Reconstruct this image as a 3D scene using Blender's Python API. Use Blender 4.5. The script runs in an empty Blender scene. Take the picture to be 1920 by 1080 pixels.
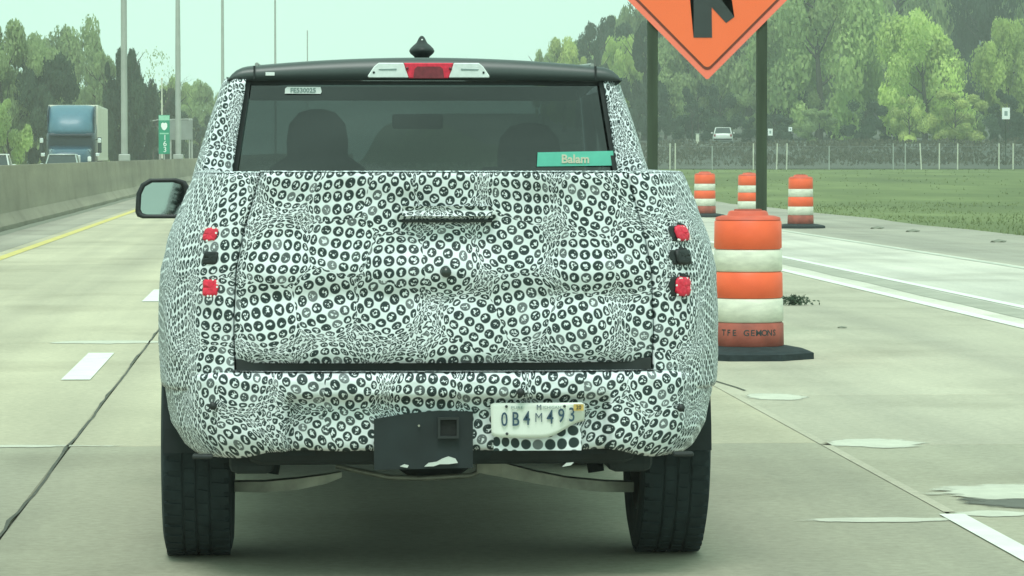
import bpy, bmesh, math, random
from mathutils import Vector, Matrix, noise
R = math.radians
random.seed(7)
S = bpy.context.scene
COL = S.collection

# ------------------------------------------------------------------ camera
FPX = 6560.0                       # focal length in photo pixels (1920 wide)
VPX, VPY = 550.0, 290.0            # where the straight road vanishes in the photo
CAMZ = 1.47
cam_d = bpy.data.cameras.new('camera'); cam = bpy.data.objects.new('camera', cam_d); COL.objects.link(cam)
cam_d.sensor_width = 36.0; cam_d.lens = FPX / 1920 * 36.0
cam_d.clip_start = 0.2; cam_d.clip_end = 3000
cam.location = (0, 0, CAMZ)
cam.rotation_euler = (R(90) - math.atan((540 - VPY) / FPX), 0, -math.atan((960 - VPX) / FPX))
S.camera = cam

# ------------------------------------------------------------------ sky, sun, exposure
SUN_EL, SUN_AZ = 64.0, 190.0       # azimuth clockwise from +Y (the driving direction)
w = bpy.data.worlds.new('World'); S.world = w; w.use_nodes = True
nt = w.node_tree; nt.nodes.clear()
sky = nt.nodes.new('ShaderNodeTexSky'); sky.sky_type = 'NISHITA'; sky.sun_disc = False
sky.sun_elevation = R(SUN_EL); sky.sun_rotation = R(SUN_AZ); sky.dust_density = 4.0; sky.air_density = 1.0
mixs = nt.nodes.new('ShaderNodeMix'); mixs.data_type = 'RGBA'; mixs.blend_type = 'MIX'
mixs.inputs[0].default_value = 0.93
nt.links.new(sky.outputs[0], mixs.inputs[6])
mixs.inputs[7].default_value = (4.95, 7.7, 6.4, 1)     # the even cloud layer, faintly mint
bg = nt.nodes.new('ShaderNodeBackground'); bg.inputs[1].default_value = 0.1
nt.links.new(mixs.outputs[2], bg.inputs[0])
wo = nt.nodes.new('ShaderNodeOutputWorld'); nt.links.new(bg.outputs[0], wo.inputs[0])
sl = bpy.data.lights.new('sun', 'SUN'); sun = bpy.data.objects.new('sun', sl); COL.objects.link(sun)
sl.energy = 1.5; sl.angle = R(22); sl.color = (0.97, 1.0, 0.96)
sun.rotation_euler = (R(90 - SUN_EL), 0, R(-SUN_AZ + 180)); sun.location = (0, -20, 40)
vs = S.view_settings
vs.view_transform = 'Standard'; vs.look = 'None'; vs.exposure = 0.56; vs.gamma = 1.0; vs.use_curve_mapping = False
S.cycles.max_bounces = 8; S.cycles.transparent_max_bounces = 12; S.cycles.volume_bounces = 2
S.cycles.use_denoising = True

# ------------------------------------------------------------------ helpers
def tag(o, label=None, cat=None, group=None, kind=None):
    if label: o['label'] = label
    if cat: o['category'] = cat
    if group: o['group'] = group
    if kind: o['kind'] = kind
    return o

def empty(name, loc=(0, 0, 0), rz=0.0, **k):
    o = bpy.data.objects.new(name, None); COL.objects.link(o)
    o.location = loc; o.rotation_euler = (0, 0, rz); o.empty_display_size = 0.2
    return tag(o, **k)

def px(x, Y):                      # world X that the photo column x has at distance Y
    return (x - VPX) / FPX * Y
def pz(y, Y):
    return CAMZ - (y - VPY) / FPX * Y

class MB:
    def __init__(s): s.v = []; s.f = []; s.uv = None; s.sm = []
    def add(s, vs_, fs_, smooth=False):
        b = len(s.v); s.v += [tuple(p) for p in vs_]
        for f in fs_: s.f.append(tuple(i + b for i in f)); s.sm.append(smooth)
    def box(s, x0, x1, y0, y1, z0, z1, bev=0.0, smooth=False):
        if bev <= 0:
            s.add([(x0,y0,z0),(x1,y0,z0),(x1,y1,z0),(x0,y1,z0),(x0,y0,z1),(x1,y0,z1),(x1,y1,z1),(x0,y1,z1)],
                  [(0,3,2,1),(4,5,6,7),(0,1,5,4),(1,2,6,5),(2,3,7,6),(3,0,4,7)]); return
        bm = bmesh.new(); bmesh.ops.create_cube(bm, size=1)
        for v in bm.verts:
            v.co = Vector(((x0+x1)/2 + v.co.x*(x1-x0), (y0+y1)/2 + v.co.y*(y1-y0), (z0+z1)/2 + v.co.z*(z1-z0)))
        bmesh.ops.bevel(bm, geom=bm.edges[:], offset=bev, segments=2, profile=0.5, affect='EDGES')
        s.bm(bm, smooth)
    def bm(s, bm, smooth=False):
        bm.verts.index_update()
        s.add([v.co.copy() for v in bm.verts], [[v.index for v in f.verts] for f in bm.faces], smooth); bm.free()
    def tube(s, pts, rad, n=10, cap=True, smooth=True):
        pts = [Vector(p) for p in pts]
        rads = rad if isinstance(rad, (list, tuple)) else [rad]*len(pts)
        rings = []
        for i, p in enumerate(pts):
            d = (pts[min(i+1, len(pts)-1)] - pts[max(i-1, 0)]).normalized()
            a = d.cross(Vector((0,0,1)) if abs(d.z) < 0.95 else Vector((0,1,0))).normalized(); b = d.cross(a)
            rings.append([p + a*(rads[i]*math.cos(2*math.pi*k/n)) + b*(rads[i]*math.sin(2*math.pi*k/n)) for k in range(n)])
        vv = [q for r in rings for q in r]; ff = []
        for i in range(len(pts)-1):
            for k in range(n):
                ff.append((i*n+k, i*n+(k+1)%n, (i+1)*n+(k+1)%n, (i+1)*n+k))
        s.add(vv, ff, smooth)
        if cap:
            s.add(rings[0], [tuple(range(n))]); s.add(rings[-1], [tuple(reversed(range(n)))])
    def lathe(s, prof, n=32, c=(0,0,0), axis='z', smooth=True, sy=1.0):
        vv = []; ff = []
        for (r, h) in prof:
            for k in range(n):
                a = 2*math.pi*k/n; u, v = r*math.cos(a), r*math.sin(a)*sy
                vv.append((c[0]+u, c[1]+v, c[2]+h) if axis == 'z' else (c[0]+h, c[1]+u, c[2]+v))
        for i in range(len(prof)-1):
            for k in range(n):
                ff.append((i*n+k, i*n+(k+1)%n, (i+1)*n+(k+1)%n, (i+1)*n+k))
        s.add(vv, ff, smooth)
    def prism(s, poly, y0, y1):     # poly in x,z ; depth in y
        n = len(poly)
        s.add([(x, y0, z) for x, z in poly] + [(x, y1, z) for x, z in poly],
              [tuple(range(n)), tuple(reversed(range(n, 2*n)))] + [(i, i+n, (i+1) % n + n, (i+1) % n) for i in range(n)])
    def grid(s, fn, nu, nv, smooth=True):   # fn(i,j) -> point, uv
        b = len(s.v)
        if s.uv is None: s.uv = {}
        for j in range(nv+1):
            for i in range(nu+1):
                p, uv = fn(i, j); s.uv[len(s.v)] = uv; s.v.append(tuple(p))
        for j in range(nv):
            for i in range(nu):
                a = b + j*(nu+1) + i
                s.f.append((a, a+1, a+nu+2, a+nu+1)); s.sm.append(smooth)
    def mesh(s, name, mats):
        me = bpy.data.meshes.new(name); me.from_pydata(s.v, [], s.f)
        me.polygons.foreach_set('use_smooth', s.sm)
        if s.uv is not None:
            l = me.uv_layers.new(name='UVMap')
            for lp in me.loops: l.data[lp.index].uv = s.uv.get(lp.vertex_index, (0, 0))
        for m in (mats if isinstance(mats, (list, tuple)) else [mats]): me.materials.append(m)
        me.update(); return me
    def build(s, name, m, parent=None, loc=(0,0,0), rot=(0,0,0)):
        o = bpy.data.objects.new(name, s.mesh(name, m)); COL.objects.link(o)
        o.location = loc; o.rotation_euler = rot
        if parent: o.parent = parent
        return o

def fix_normals(o):
    bm = bmesh.new(); bm.from_mesh(o.data); bmesh.ops.recalc_face_normals(bm, faces=bm.faces); bm.to_mesh(o.data); bm.free(); return o

def solidify(o, t, off=-1):
    m = o.modifiers.new('thick', 'SOLIDIFY'); m.thickness = t; m.offset = off; return o

def children(o): return [c for c in COL.objects if c.parent == o]
def copy_tree(o, parent=None, kids=None):
    c = o.copy(); COL.objects.link(c); c.parent = parent
    for ch in (children(o)): copy_tree(ch, c)
    return c

# ------------------------------------------------------------------ materials
def newmat(name):
    m = bpy.data.materials.new(name); m.use_nodes = True; n = m.node_tree
    b = n.nodes['Principled BSDF']; return m, n, b
def N(n, t, **k):
    x = n.nodes.new(t)
    for a, b in k.items(): setattr(x, a, b)
    return x
def ramp(n, src, stops):
    r = N(n, 'ShaderNodeValToRGB'); e = r.color_ramp.elements
    e[0].position, e[0].color = stops[0][0], (*stops[0][1], 1); e[1].position, e[1].color = stops[-1][0], (*stops[-1][1], 1)
    for p, c in stops[1:-1]:
        q = e.new(p); q.color = (*c, 1)
    n.links.new(src, r.inputs[0]); return r
def mat(name, col, rough=0.6, metal=0.0, var=0.12, scale=6.0, bump=0.0, bscale=None, spec=0.5, coat=0.0, stretch=None, objvar=0.0):
    m, n, b = newmat(name)
    tc = N(n, 'ShaderNodeTexCoord'); src = tc.outputs['Object']
    if stretch:
        mp = N(n, 'ShaderNodeMapping'); mp.inputs['Scale'].default_value = stretch; n.links.new(src, mp.inputs[0]); src = mp.outputs[0]
    t = N(n, 'ShaderNodeTexNoise'); t.inputs['Scale'].default_value = scale; t.inputs['Detail'].default_value = 5
    n.links.new(src, t.inputs[0])
    lo = tuple(c*(1-var) for c in col); hi = tuple(min(1, c*(1+var)) for c in col)
    r = ramp(n, t.outputs[0], [(0.3, lo), (0.7, hi)])
    out = r.outputs[0]
    if objvar:
        oi = N(n, 'ShaderNodeObjectInfo'); mr = N(n, 'ShaderNodeMapRange')
        mr.inputs[3].default_value = 1-objvar; mr.inputs[4].default_value = 1+objvar
        n.links.new(oi.outputs['Random'], mr.inputs[0])
        mx = N(n, 'ShaderNodeVectorMath', operation='SCALE'); n.links.new(out, mx.inputs[0]); n.links.new(mr.outputs[0], mx.inputs['Scale']); out = mx.outputs[0]
    n.links.new(out, b.inputs['Base Color'])
    b.inputs['Roughness'].default_value = rough; b.inputs['Metallic'].default_value = metal
    b.inputs['Specular IOR Level'].default_value = spec; b.inputs['Coat Weight'].default_value = coat
    if bump:
        t2 = N(n, 'ShaderNodeTexNoise'); t2.inputs['Scale'].default_value = bscale or scale*4; t2.inputs['Detail'].default_value = 4
        n.links.new(tc.outputs['Object'], t2.inputs[0])
        bp = N(n, 'ShaderNodeBump'); bp.inputs['Strength'].default_value = 0.6; bp.inputs['Distance'].default_value = bump
        n.links.new(t2.outputs[0], bp.inputs['Height']); n.links.new(bp.outputs[0], b.inputs['Normal'])
    return m

def math_(n, op, a, b=None, c=None):
    x = N(n, 'ShaderNodeMath', operation=op)
    for i, v in enumerate((a, b, c)):
        if v is None: continue
        if isinstance(v, (int, float)): x.inputs[i].default_value = v
        else: n.links.new(v, x.inputs[i])
    return x.outputs[0]
def vmath(n, op, a, b=None, scale=None):
    x = N(n, 'ShaderNodeVectorMath', operation=op)
    for i, v in enumerate((a, b)):
        if v is None: continue
        if isinstance(v, tuple): x.inputs[i].default_value = v
        else: n.links.new(v, x.inputs[i])
    if scale is not None:
        if isinstance(scale, (int, float)): x.inputs['Scale'].default_value = scale
        else: n.links.new(scale, x.inputs['Scale'])
    return x.outputs['Value'] if op in ('LENGTH', 'DOT_PRODUCT') else x.outputs[0]

def camo_material(name, pitch=0.0405, patch=0.215, solid=False, turn=1.0):
    """vinyl disguise wrap: dark discs with a small pale figure each, printed in patches of different tilt that squash at their edges"""
    m, n, b = newmat(name)
    tc = N(n, 'ShaderNodeTexCoord'); uv = tc.outputs['UV']
    wn = N(n, 'ShaderNodeTexNoise'); wn.inputs['Scale'].default_value = 5.0; wn.inputs['Detail'].default_value = 1.0
    n.links.new(uv, wn.inputs[0])
    off = vmath(n, 'SCALE', vmath(n, 'SUBTRACT', wn.outputs['Color'], (0.5, 0.5, 0.5)), scale=0.035)
    uvd = vmath(n, 'MULTIPLY', vmath(n, 'ADD', uv, off), (1, 1, 0))
    vo = N(n, 'ShaderNodeTexVoronoi', voronoi_dimensions='2D', feature='F1'); vo.inputs['Scale'].default_value = 1/patch; vo.inputs['Randomness'].default_value = 0.55
    n.links.new(uvd, vo.inputs['Vector'])
    sepc = N(n, 'ShaderNodeSeparateColor'); n.links.new(vo.outputs['Color'], sepc.inputs[0])
    d = vmath(n, 'SUBTRACT', uvd, vo.outputs['Position'])
    r = math_(n, 'DIVIDE', vmath(n, 'LENGTH', d), patch*0.60)
    r3 = math_(n, 'POWER', math_(n, 'MINIMUM', r, 1.12), 6.0)
    # fine crumple noise that grows towards the patch edge
    cn = N(n, 'ShaderNodeTexNoise'); cn.inputs['Scale'].default_value = 28; cn.inputs['Detail'].default_value = 1; n.links.new(uv, cn.inputs[0])
    cr = vmath(n, 'SCALE', vmath(n, 'SUBTRACT', cn.outputs['Color'], (0.5, 0.5, 0.5)), scale=math_(n, 'MULTIPLY', math_(n, 'MINIMUM', r3, 1.2), 0.055))
    d2 = vmath(n, 'ADD', vmath(n, 'SCALE', d, scale=math_(n, 'MULTIPLY_ADD', r3, 0.40, 1.0)), cr)
    rot = N(n, 'ShaderNodeVectorRotate', rotation_type='Z_AXIS')
    n.links.new(vmath(n, 'MULTIPLY', d2, (1, 1, 0)), rot.inputs['Vector'])
    n.links.new(math_(n, 'MULTIPLY', math_(n, 'SUBTRACT', sepc.outputs[0], 0.5), 1.3*turn), rot.inputs['Angle'])
    g = vmath(n, 'SCALE', rot.outputs[0], scale=1/pitch)
    g = vmath(n, 'ADD', g, vmath(n, 'SCALE', vo.outputs['Color'], scale=7.0))
    g = vmath(n, 'MULTIPLY', g, (1, 1, 0))
    cell = vmath(n, 'FLOOR', g)
    f = vmath(n, 'SUBTRACT', vmath(n, 'FRACTION', g), (0.5, 0.5, 0.0))
    f = vmath(n, 'MULTIPLY', f, (1, 1, 0))
    fl = vmath(n, 'LENGTH', f)
    disc = N(n, 'ShaderNodeMapRange', interpolation_type='SMOOTHSTEP')
    disc.inputs[1].default_value = 0.395; disc.inputs[2].default_value = 0.475; disc.inputs[3].default_value = 1; disc.inputs[4].default_value = 0
    n.links.new(fl, disc.inputs[0])
    wh = N(n, 'ShaderNodeTexWhiteNoise', noise_dimensions='3D')
    n.links.new(vmath(n, 'ADD', cell, vmath(n, 'SCALE', vo.outputs['Color'], scale=31.0)), wh.inputs['Vector'])
    ink = disc.outputs[0]
    if not solid:
        gs = vmath(n, 'ADD', vmath(n, 'MULTIPLY', f, (4.6, 4.6, 0)), vmath(n, 'SCALE', wh.outputs['Color'], scale=40.0))
        gn = N(n, 'ShaderNodeTexNoise'); gn.inputs['Scale'].default_value = 1.0; gn.inputs['Detail'].default_value = 1.5
        n.links.new(gs, gn.inputs[0])
        gv = math_(n, 'ADD', gn.outputs[0], math_(n, 'MULTIPLY', math_(n, 'SUBTRACT', 0.2, fl), 0.75))
        gm = N(n, 'ShaderNodeMapRange', interpolation_type='SMOOTHSTEP'); gm.inputs[1].default_value = 0.525; gm.inputs[2].default_value = 0.59
        n.links.new(gv, gm.inputs[0])
        lim = N(n, 'ShaderNodeMapRange', interpolation_type='SMOOTHSTEP'); lim.inputs[1].default_value = 0.27; lim.inputs[2].default_value = 0.33; lim.inputs[3].default_value = 1; lim.inputs[4].default_value = 0
        n.links.new(fl, lim.inputs[0])
        ink = math_(n, 'MULTIPLY', ink, math_(n, 'SUBTRACT', 1.0, math_(n, 'MULTIPLY', gm.outputs[0], lim.outputs[0])))
    fade = N(n, 'ShaderNodeMapRange'); fade.inputs[1].default_value = 0.0; fade.inputs[2].default_value = 0.14; fade.inputs[3].default_value = 0.78; fade.inputs[4].default_value = 1.0
    n.links.new(wh.outputs['Value'], fade.inputs[0])
    ink = math_(n, 'MULTIPLY', ink, fade.outputs[0])
    dirt = N(n, 'ShaderNodeTexNoise'); dirt.inputs['Scale'].default_value = 2.2; dirt.inputs['Detail'].default_value = 6; n.links.new(uv, dirt.inputs[0])
    wr = ramp(n, dirt.outputs[0], [(0.3, (0.74, 0.77, 0.80)), (0.65, (0.86, 0.89, 0.93))])
    mx = N(n, 'ShaderNodeMix', data_type='RGBA'); n.links.new(ink, mx.inputs[0]); n.links.new(wr.outputs[0], mx.inputs[6]); mx.inputs[7].default_value = (0.026, 0.042, 0.044, 1)
    n.links.new(mx.outputs[2], b.inputs['Base Color'])
    b.inputs['Roughness'].default_value = 0.55; b.inputs['Specular IOR Level'].default_value = 0.3
    # soft wrinkles of the loose vinyl
    bn = N(n, 'ShaderNodeTexNoise'); bn.inputs['Scale'].default_value = 9; bn.inputs['Detail'].default_value = 3; bn.inputs['Distortion'].default_value = 0.8
    n.links.new(uv, bn.inputs[0])
    bp = N(n, 'ShaderNodeBump'); bp.inputs['Strength'].default_value = 0.5; bp.inputs['Distance'].default_value = 0.02
    n.links.new(bn.outputs[0], bp.inputs['Height']); n.links.new(bp.outputs[0], b.inputs['Normal'])
    return m

M = {}
M['camo'] = camo_material('disguise_wrap')
M['camo_big'] = camo_material('disguise_wrap_big_dots', pitch=0.041, patch=2.0, solid=True, turn=0.0)
M['black'] = mat('black_plastic', (0.016, 0.020, 0.021), 0.55, var=0.2, scale=20)
M['black_paint'] = mat('black_paint', (0.028, 0.036, 0.034), 0.28, var=0.1, scale=3, spec=0.55)
M['rubber'] = mat('tyre_rubber', (0.024, 0.034, 0.038), 0.85, var=0.25, scale=14, bump=0.003, bscale=60, spec=0.25)
M['under'] = mat('chassis_black', (0.012, 0.019, 0.021), 0.75, var=0.3, scale=8)
M['steel'] = mat('dirty_steel', (0.36, 0.36, 0.31), 0.5, metal=0.4, var=0.3, scale=12)
M['silver'] = mat('bright_metal', (0.75, 0.77, 0.75), 0.35, metal=0.5, var=0.1)
M['rim'] = mat('wheel_alloy', (0.35, 0.36, 0.36), 0.35, metal=0.9, var=0.1)
M['interior'] = mat('cabin_cloth', (0.020, 0.024, 0.024), 0.9, var=0.2, scale=30)
M['trim'] = mat('cabin_headliner', (0.10, 0.11, 0.10), 0.9, var=0.1, scale=30)
M['plate'] = mat('plate_white', (0.78, 0.80, 0.74), 0.4, var=0.06, scale=14)
M['plate_ink'] = mat('plate_blue_ink', (0.035, 0.075, 0.12), 0.5, var=0.1)
M['ink'] = mat('black_ink', (0.034, 0.042, 0.044), 0.6, var=0.1)
M['grey_ink'] = mat('grey_ink', (0.25, 0.33, 0.32), 0.6, var=0.1)
M['tag_orange'] = mat('sticker_yellow', (0.62, 0.42, 0.12), 0.5, var=0.12, scale=60)
M['teal'] = mat('teal_sticker', (0.16, 0.66, 0.50), 0.5, var=0.05, scale=20)
M['label_white'] = mat('label_white', (0.88, 0.90, 0.88), 0.5, var=0.04)
M['cream_ink'] = mat('cream_ink', (0.80, 0.74, 0.58), 0.5, var=0.1)
M['orange'] = mat('reflective_orange', (0.98, 0.13, 0.045), 0.5, var=0.12, scale=5, bump=0.002, bscale=20)
M['orange_shell'] = mat('barrel_orange_plastic', (0.62, 0.10, 0.055), 0.6, var=0.15, scale=7)
M['dull_orange'] = mat('barrel_dull_plastic', (0.36, 0.085, 0.06), 0.65, var=0.22, scale=9)
M['white_band'] = mat('reflective_white', (0.70, 0.69, 0.58), 0.5, var=0.14, scale=9, stretch=(1, 1, 3))
M['sign_orange'] = mat('sign_orange', (1.0, 0.165, 0.055), 0.45, var=0.05, scale=2.0)
M['sign_pink'] = mat('sign_faded_edge', (1.0, 0.20, 0.13), 0.5, var=0.06, scale=3.0)
M['sign_line'] = mat('sign_border_brown', (0.16, 0.03, 0.015), 0.5, var=0.1)
M['wood'] = mat('dark_timber', (0.040, 0.058, 0.036), 0.85, var=0.3, scale=3, stretch=(6, 6, 0.4))
M['galv'] = mat('galvanised_steel', (0.40, 0.42, 0.39), 0.55, metal=0.3, var=0.1, scale=2)
M['postwhite'] = mat('fence_post_pale', (0.62, 0.62, 0.52), 0.6, var=0.12, scale=3)
M['wire'] = mat('fence_wire', (0.16, 0.17, 0.16), 0.6, metal=0.3, var=0.1)
M['green_sign'] = mat('sign_green', (0.015, 0.28, 0.17), 0.45, var=0.06)
M['blue'] = mat('lorry_blue', (0.035, 0.085, 0.13), 0.22, var=0.08, coat=0.4)
M['darkblue'] = mat('lorry_dark_blue', (0.02, 0.035, 0.055), 0.35, var=0.1)
M['trailer'] = mat('trailer_white', (0.66, 0.66, 0.56), 0.5, var=0.06, scale=1, stretch=(1, 3, 0.3))
M['white_paint'] = mat('car_white', (0.62, 0.64, 0.60), 0.3, var=0.04, coat=0.4)
M['silver_paint'] = mat('car_silver', (0.40, 0.45, 0.42), 0.3, metal=0.3, var=0.05, coat=0.4)
M['carglass'] = mat('car_glass_dark', (0.035, 0.045, 0.045), 0.12, var=0.1, spec=0.6)
M['chrome'] = mat('chrome', (0.80, 0.82, 0.82), 0.2, metal=0.8, var=0.03)
M['lens'] = mat('clear_lens', (0.80, 0.84, 0.82), 0.2, var=0.08, scale=40, coat=0.3)
M['redlens'] = mat('red_lens', (0.80, 0.028, 0.070), 0.35, var=0.2, scale=60)
M['darkred'] = mat('dark_red_lens', (0.22, 0.030, 0.045), 0.35, var=0.2, scale=60)
M['paint_white'] = mat('road_paint_white', (0.74, 0.75, 0.68), 0.8, var=0.08, scale=5)
M['paint_worn'] = mat('road_paint_worn', (0.52, 0.53, 0.45), 0.85, var=0.22, scale=3)
M['paint_yellow'] = mat('road_paint_yellow', (0.62, 0.52, 0.17), 0.8, var=0.14, scale=4)
M['seal'] = mat('joint_sealant', (0.085, 0.088, 0.07), 0.9, var=0.3, scale=6)
M['patch_light'] = mat('fresh_concrete_patch', (0.60, 0.60, 0.50), 0.9, var=0.12, scale=6, bump=0.004)
M['patch_dark'] = mat('stained_concrete_patch', (0.20, 0.21, 0.165), 0.9, var=0.2, scale=5)
M['bark'] = mat('bark', (0.055, 0.05, 0.04), 0.9, var=0.3, scale=4)
M['asphalt'] = mat('far_asphalt', (0.105, 0.115, 0.105), 0.9, var=0.2, scale=0.12)

def glass_mat(name, tint, refl=1.0, rough=0.02, ior=1.52):
    m, n, b = newmat(name); n.nodes.remove(b); out = n.nodes['Material Output']
    tr = N(n, 'ShaderNodeBsdfTransparent'); tr.inputs[0].default_value = (*tint, 1)
    gl = N(n, 'ShaderNodeBsdfGlossy'); gl.inputs['Roughness'].default_value = rough
    nz = N(n, 'ShaderNodeTexNoise'); nz.inputs['Scale'].default_value = 2.5
    rp = ramp(n, nz.outputs[0], [(0.3, (0.80*refl,)*3), (0.7, (1.0*refl,)*3)]); n.links.new(rp.outputs[0], gl.inputs[0])
    fr = N(n, 'ShaderNodeFresnel'); fr.inputs[0].default_value = ior
    mx = N(n, 'ShaderNodeMixShader'); n.links.new(fr.outputs[0], mx.inputs[0]); n.links.new(tr.outputs[0], mx.inputs[1]); n.links.new(gl.outputs[0], mx.inputs[2])
    n.links.new(mx.outputs[0], out.inputs[0]); return m
M['rear_glass'] = glass_mat('tinted_rear_glass', (0.055, 0.070, 0.070), 1.0, 0.05, 1.85)
M['clear_glass'] = glass_mat('windscreen_glass', (0.75, 0.80, 0.78))

def concrete_mat(name, col, streak=True):
    m, n, b = newmat(name)
    geo = N(n, 'ShaderNodeNewGeometry'); P = geo.outputs['Position']
    mp = N(n, 'ShaderNodeMapping'); mp.inputs['Scale'].default_value = (0.35, 0.16, 1); n.links.new(P, mp.inputs[0])
    a = N(n, 'ShaderNodeTexNoise'); a.inputs['Scale'].default_value = 1.0; a.inputs['Detail'].default_value = 6; a.inputs['Roughness'].default_value = 0.6; n.links.new(mp.outputs[0], a.inputs[0])
    c1 = ramp(n, a.outputs[0], [(0.32, tuple(c*0.84 for c in col)), (0.68, tuple(c*1.14 for c in col))])
    # traffic polish: long stripes along the lane
    mp2 = N(n, 'ShaderNodeMapping'); mp2.inputs['Scale'].default_value = (1.3, 0.012, 1); n.links.new(P, mp2.inputs[0])
    s = N(n, 'ShaderNodeTexNoise'); s.inputs['Scale'].default_value = 1.0; s.inputs['Detail'].default_value = 3; n.links.new(mp2.outputs[0], s.inputs[0])
    c2 = ramp(n, s.outputs[0], [(0.35, (0.83, 0.83, 0.84)), (0.65, (1.08, 1.08, 1.06))])
    fine = N(n, 'ShaderNodeTexNoise'); fine.inputs['Scale'].default_value = 22.0; fine.inputs['Detail'].default_value = 8; fine.inputs['Roughness'].default_value = 0.7; n.links.new(P, fine.inputs[0])
    c3 = ramp(n, fine.outputs[0], [(0.3, (0.82, 0.82, 0.81)), (0.7, (1.13, 1.13, 1.13))])
    st = N(n, 'ShaderNodeTexNoise'); st.inputs['Scale'].default_value = 0.55; st.inputs['Detail'].default_value = 4; n.links.new(P, st.inputs[0])
    c4 = ramp(n, st.outputs[0], [(0.52, (1, 1, 1)), (0.74, (0.78, 0.77, 0.76))])
    oi = N(n, 'ShaderNodeObjectInfo'); mr = N(n, 'ShaderNodeMapRange'); mr.inputs[3].default_value = 0.93; mr.inputs[4].default_value = 1.06; n.links.new(oi.outputs['Random'], mr.inputs[0])
    o = vmath(n, 'MULTIPLY', c1.outputs[0], c2.outputs[0]); o = vmath(n, 'MULTIPLY', o, c3.outputs[0]); o = vmath(n, 'MULTIPLY', o, c4.outputs[0]); o = vmath(n, 'SCALE', o, scale=mr.outputs[0])
    n.links.new(o, b.inputs['Base Color']); b.inputs['Roughness'].default_value = 0.85; b.inputs['Specular IOR Level'].default_value = 0.3
    bp = N(n, 'ShaderNodeBump'); bp.inputs['Strength'].default_value = 0.5; bp.inputs['Distance'].default_value = 0.006
    n.links.new(fine.outputs[0], bp.inputs['Height']); n.links.new(bp.outputs[0], b.inputs['Normal'])
    return m
M['concrete'] = concrete_mat('road_concrete', (0.505, 0.458, 0.345))
M['concrete_r'] = concrete_mat('pale_road_concrete', (0.455, 0.42, 0.335))
M['exit_concrete'] = concrete_mat('exit_lane_concrete', (0.60, 0.57, 0.50))
M['gore_grey'] = mat('gore_grey', (0.36, 0.35, 0.29), 0.9, var=0.12, scale=2)
M['old_concrete'] = concrete_mat('old_road_concrete', (0.385, 0.36, 0.28))
M['shoulder'] = concrete_mat('shoulder_concrete', (0.37, 0.345, 0.29))
M['barrier'] = concrete_mat('barrier_concrete', (0.32, 0.29, 0.225))

def grass_mat(name, c0, c1, c2, sc=0.25):
    m, n, b = newmat(name)
    geo = N(n, 'ShaderNodeNewGeometry')
    mp = N(n, 'ShaderNodeMapping'); mp.inputs['Scale'].default_value = (1, 0.35, 1); n.links.new(geo.outputs['Position'], mp.inputs[0])
    a = N(n, 'ShaderNodeTexNoise'); a.inputs['Scale'].default_value = sc; a.inputs['Detail'].default_value = 8; a.inputs['Roughness'].default_value = 0.65; n.links.new(mp.outputs[0], a.inputs[0])
    r = ramp(n, a.outputs[0], [(0.32, c0), (0.5, c1), (0.68, c2)])
    n.links.new(r.outputs[0], b.inputs['Base Color']); b.inputs['Roughness'].default_value = 0.9; b.inputs['Specular IOR Level'].default_value = 0.15
    return m
M['grass'] = grass_mat('verge_grass', (0.10, 0.125, 0.055), (0.138, 0.17, 0.07), (0.20, 0.24, 0.10), 0.16)
M['blade'] = grass_mat('grass_blades', (0.135, 0.17, 0.075), (0.18, 0.22, 0.095), (0.25, 0.29, 0.13), 0.25)
M['scrub'] = grass_mat('rough_ground', (0.06, 0.07, 0.06), (0.10, 0.11, 0.09), (0.14, 0.145, 0.125), 0.1)

def leaf_mat(name, col, var=0.35):
    m, n, b = newmat(name)
    tc = N(n, 'ShaderNodeTexCoord'); a = N(n, 'ShaderNodeTexNoise'); a.inputs['Scale'].default_value = 0.9; a.inputs['Detail'].default_value = 4
    n.links.new(tc.outputs['Object'], a.inputs[0])
    lo = tuple(c*(1-var) for c in col); hi = (col[0]*(1+var*1.3), col[1]*(1+var), col[2]*(1+var*0.6))
    r = ramp(n, a.outputs[0], [(0.3, lo), (0.7, hi)])
    oi = N(n, 'ShaderNodeObjectInfo'); mr = N(n, 'ShaderNodeMapRange'); mr.inputs[3].default_value = 0.85; mr.inputs[4].default_value = 1.15; n.links.new(oi.outputs['Random'], mr.inputs[0])
    o = vmath(n, 'SCALE', r.outputs[0], scale=mr.outputs[0])
    n.links.new(o, b.inputs['Base Color']); b.inputs['Roughness'].default_value = 0.75; b.inputs['Specular IOR Level'].default_value = 0.2
    out = n.nodes['Material Output']; tl = N(n, 'ShaderNodeBsdfTranslucent'); n.links.new(o, tl.inputs[0])
    mx = N(n, 'ShaderNodeMixShader'); mx.inputs[0].default_value = 0.45
    n.links.new(b.outputs[0], mx.inputs[1]); n.links.new(tl.outputs[0], mx.inputs[2]); n.links.new(mx.outputs[0], out.inputs[0])
    return m
M['leaf_light'] = leaf_mat('spring_leaves', (0.50, 0.64, 0.23))
M['leaf_yellow'] = leaf_mat('yellow_green_leaves', (0.52, 0.62, 0.24))
M['leaf_mid'] = leaf_mat('mid_green_leaves', (0.40, 0.54, 0.23))
M['leaf_dull'] = leaf_mat('dull_green_leaves', (0.30, 0.40, 0.20))
M['leaf_dark'] = leaf_mat('dark_green_leaves', (0.060, 0.098, 0.066), 0.3)

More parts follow.
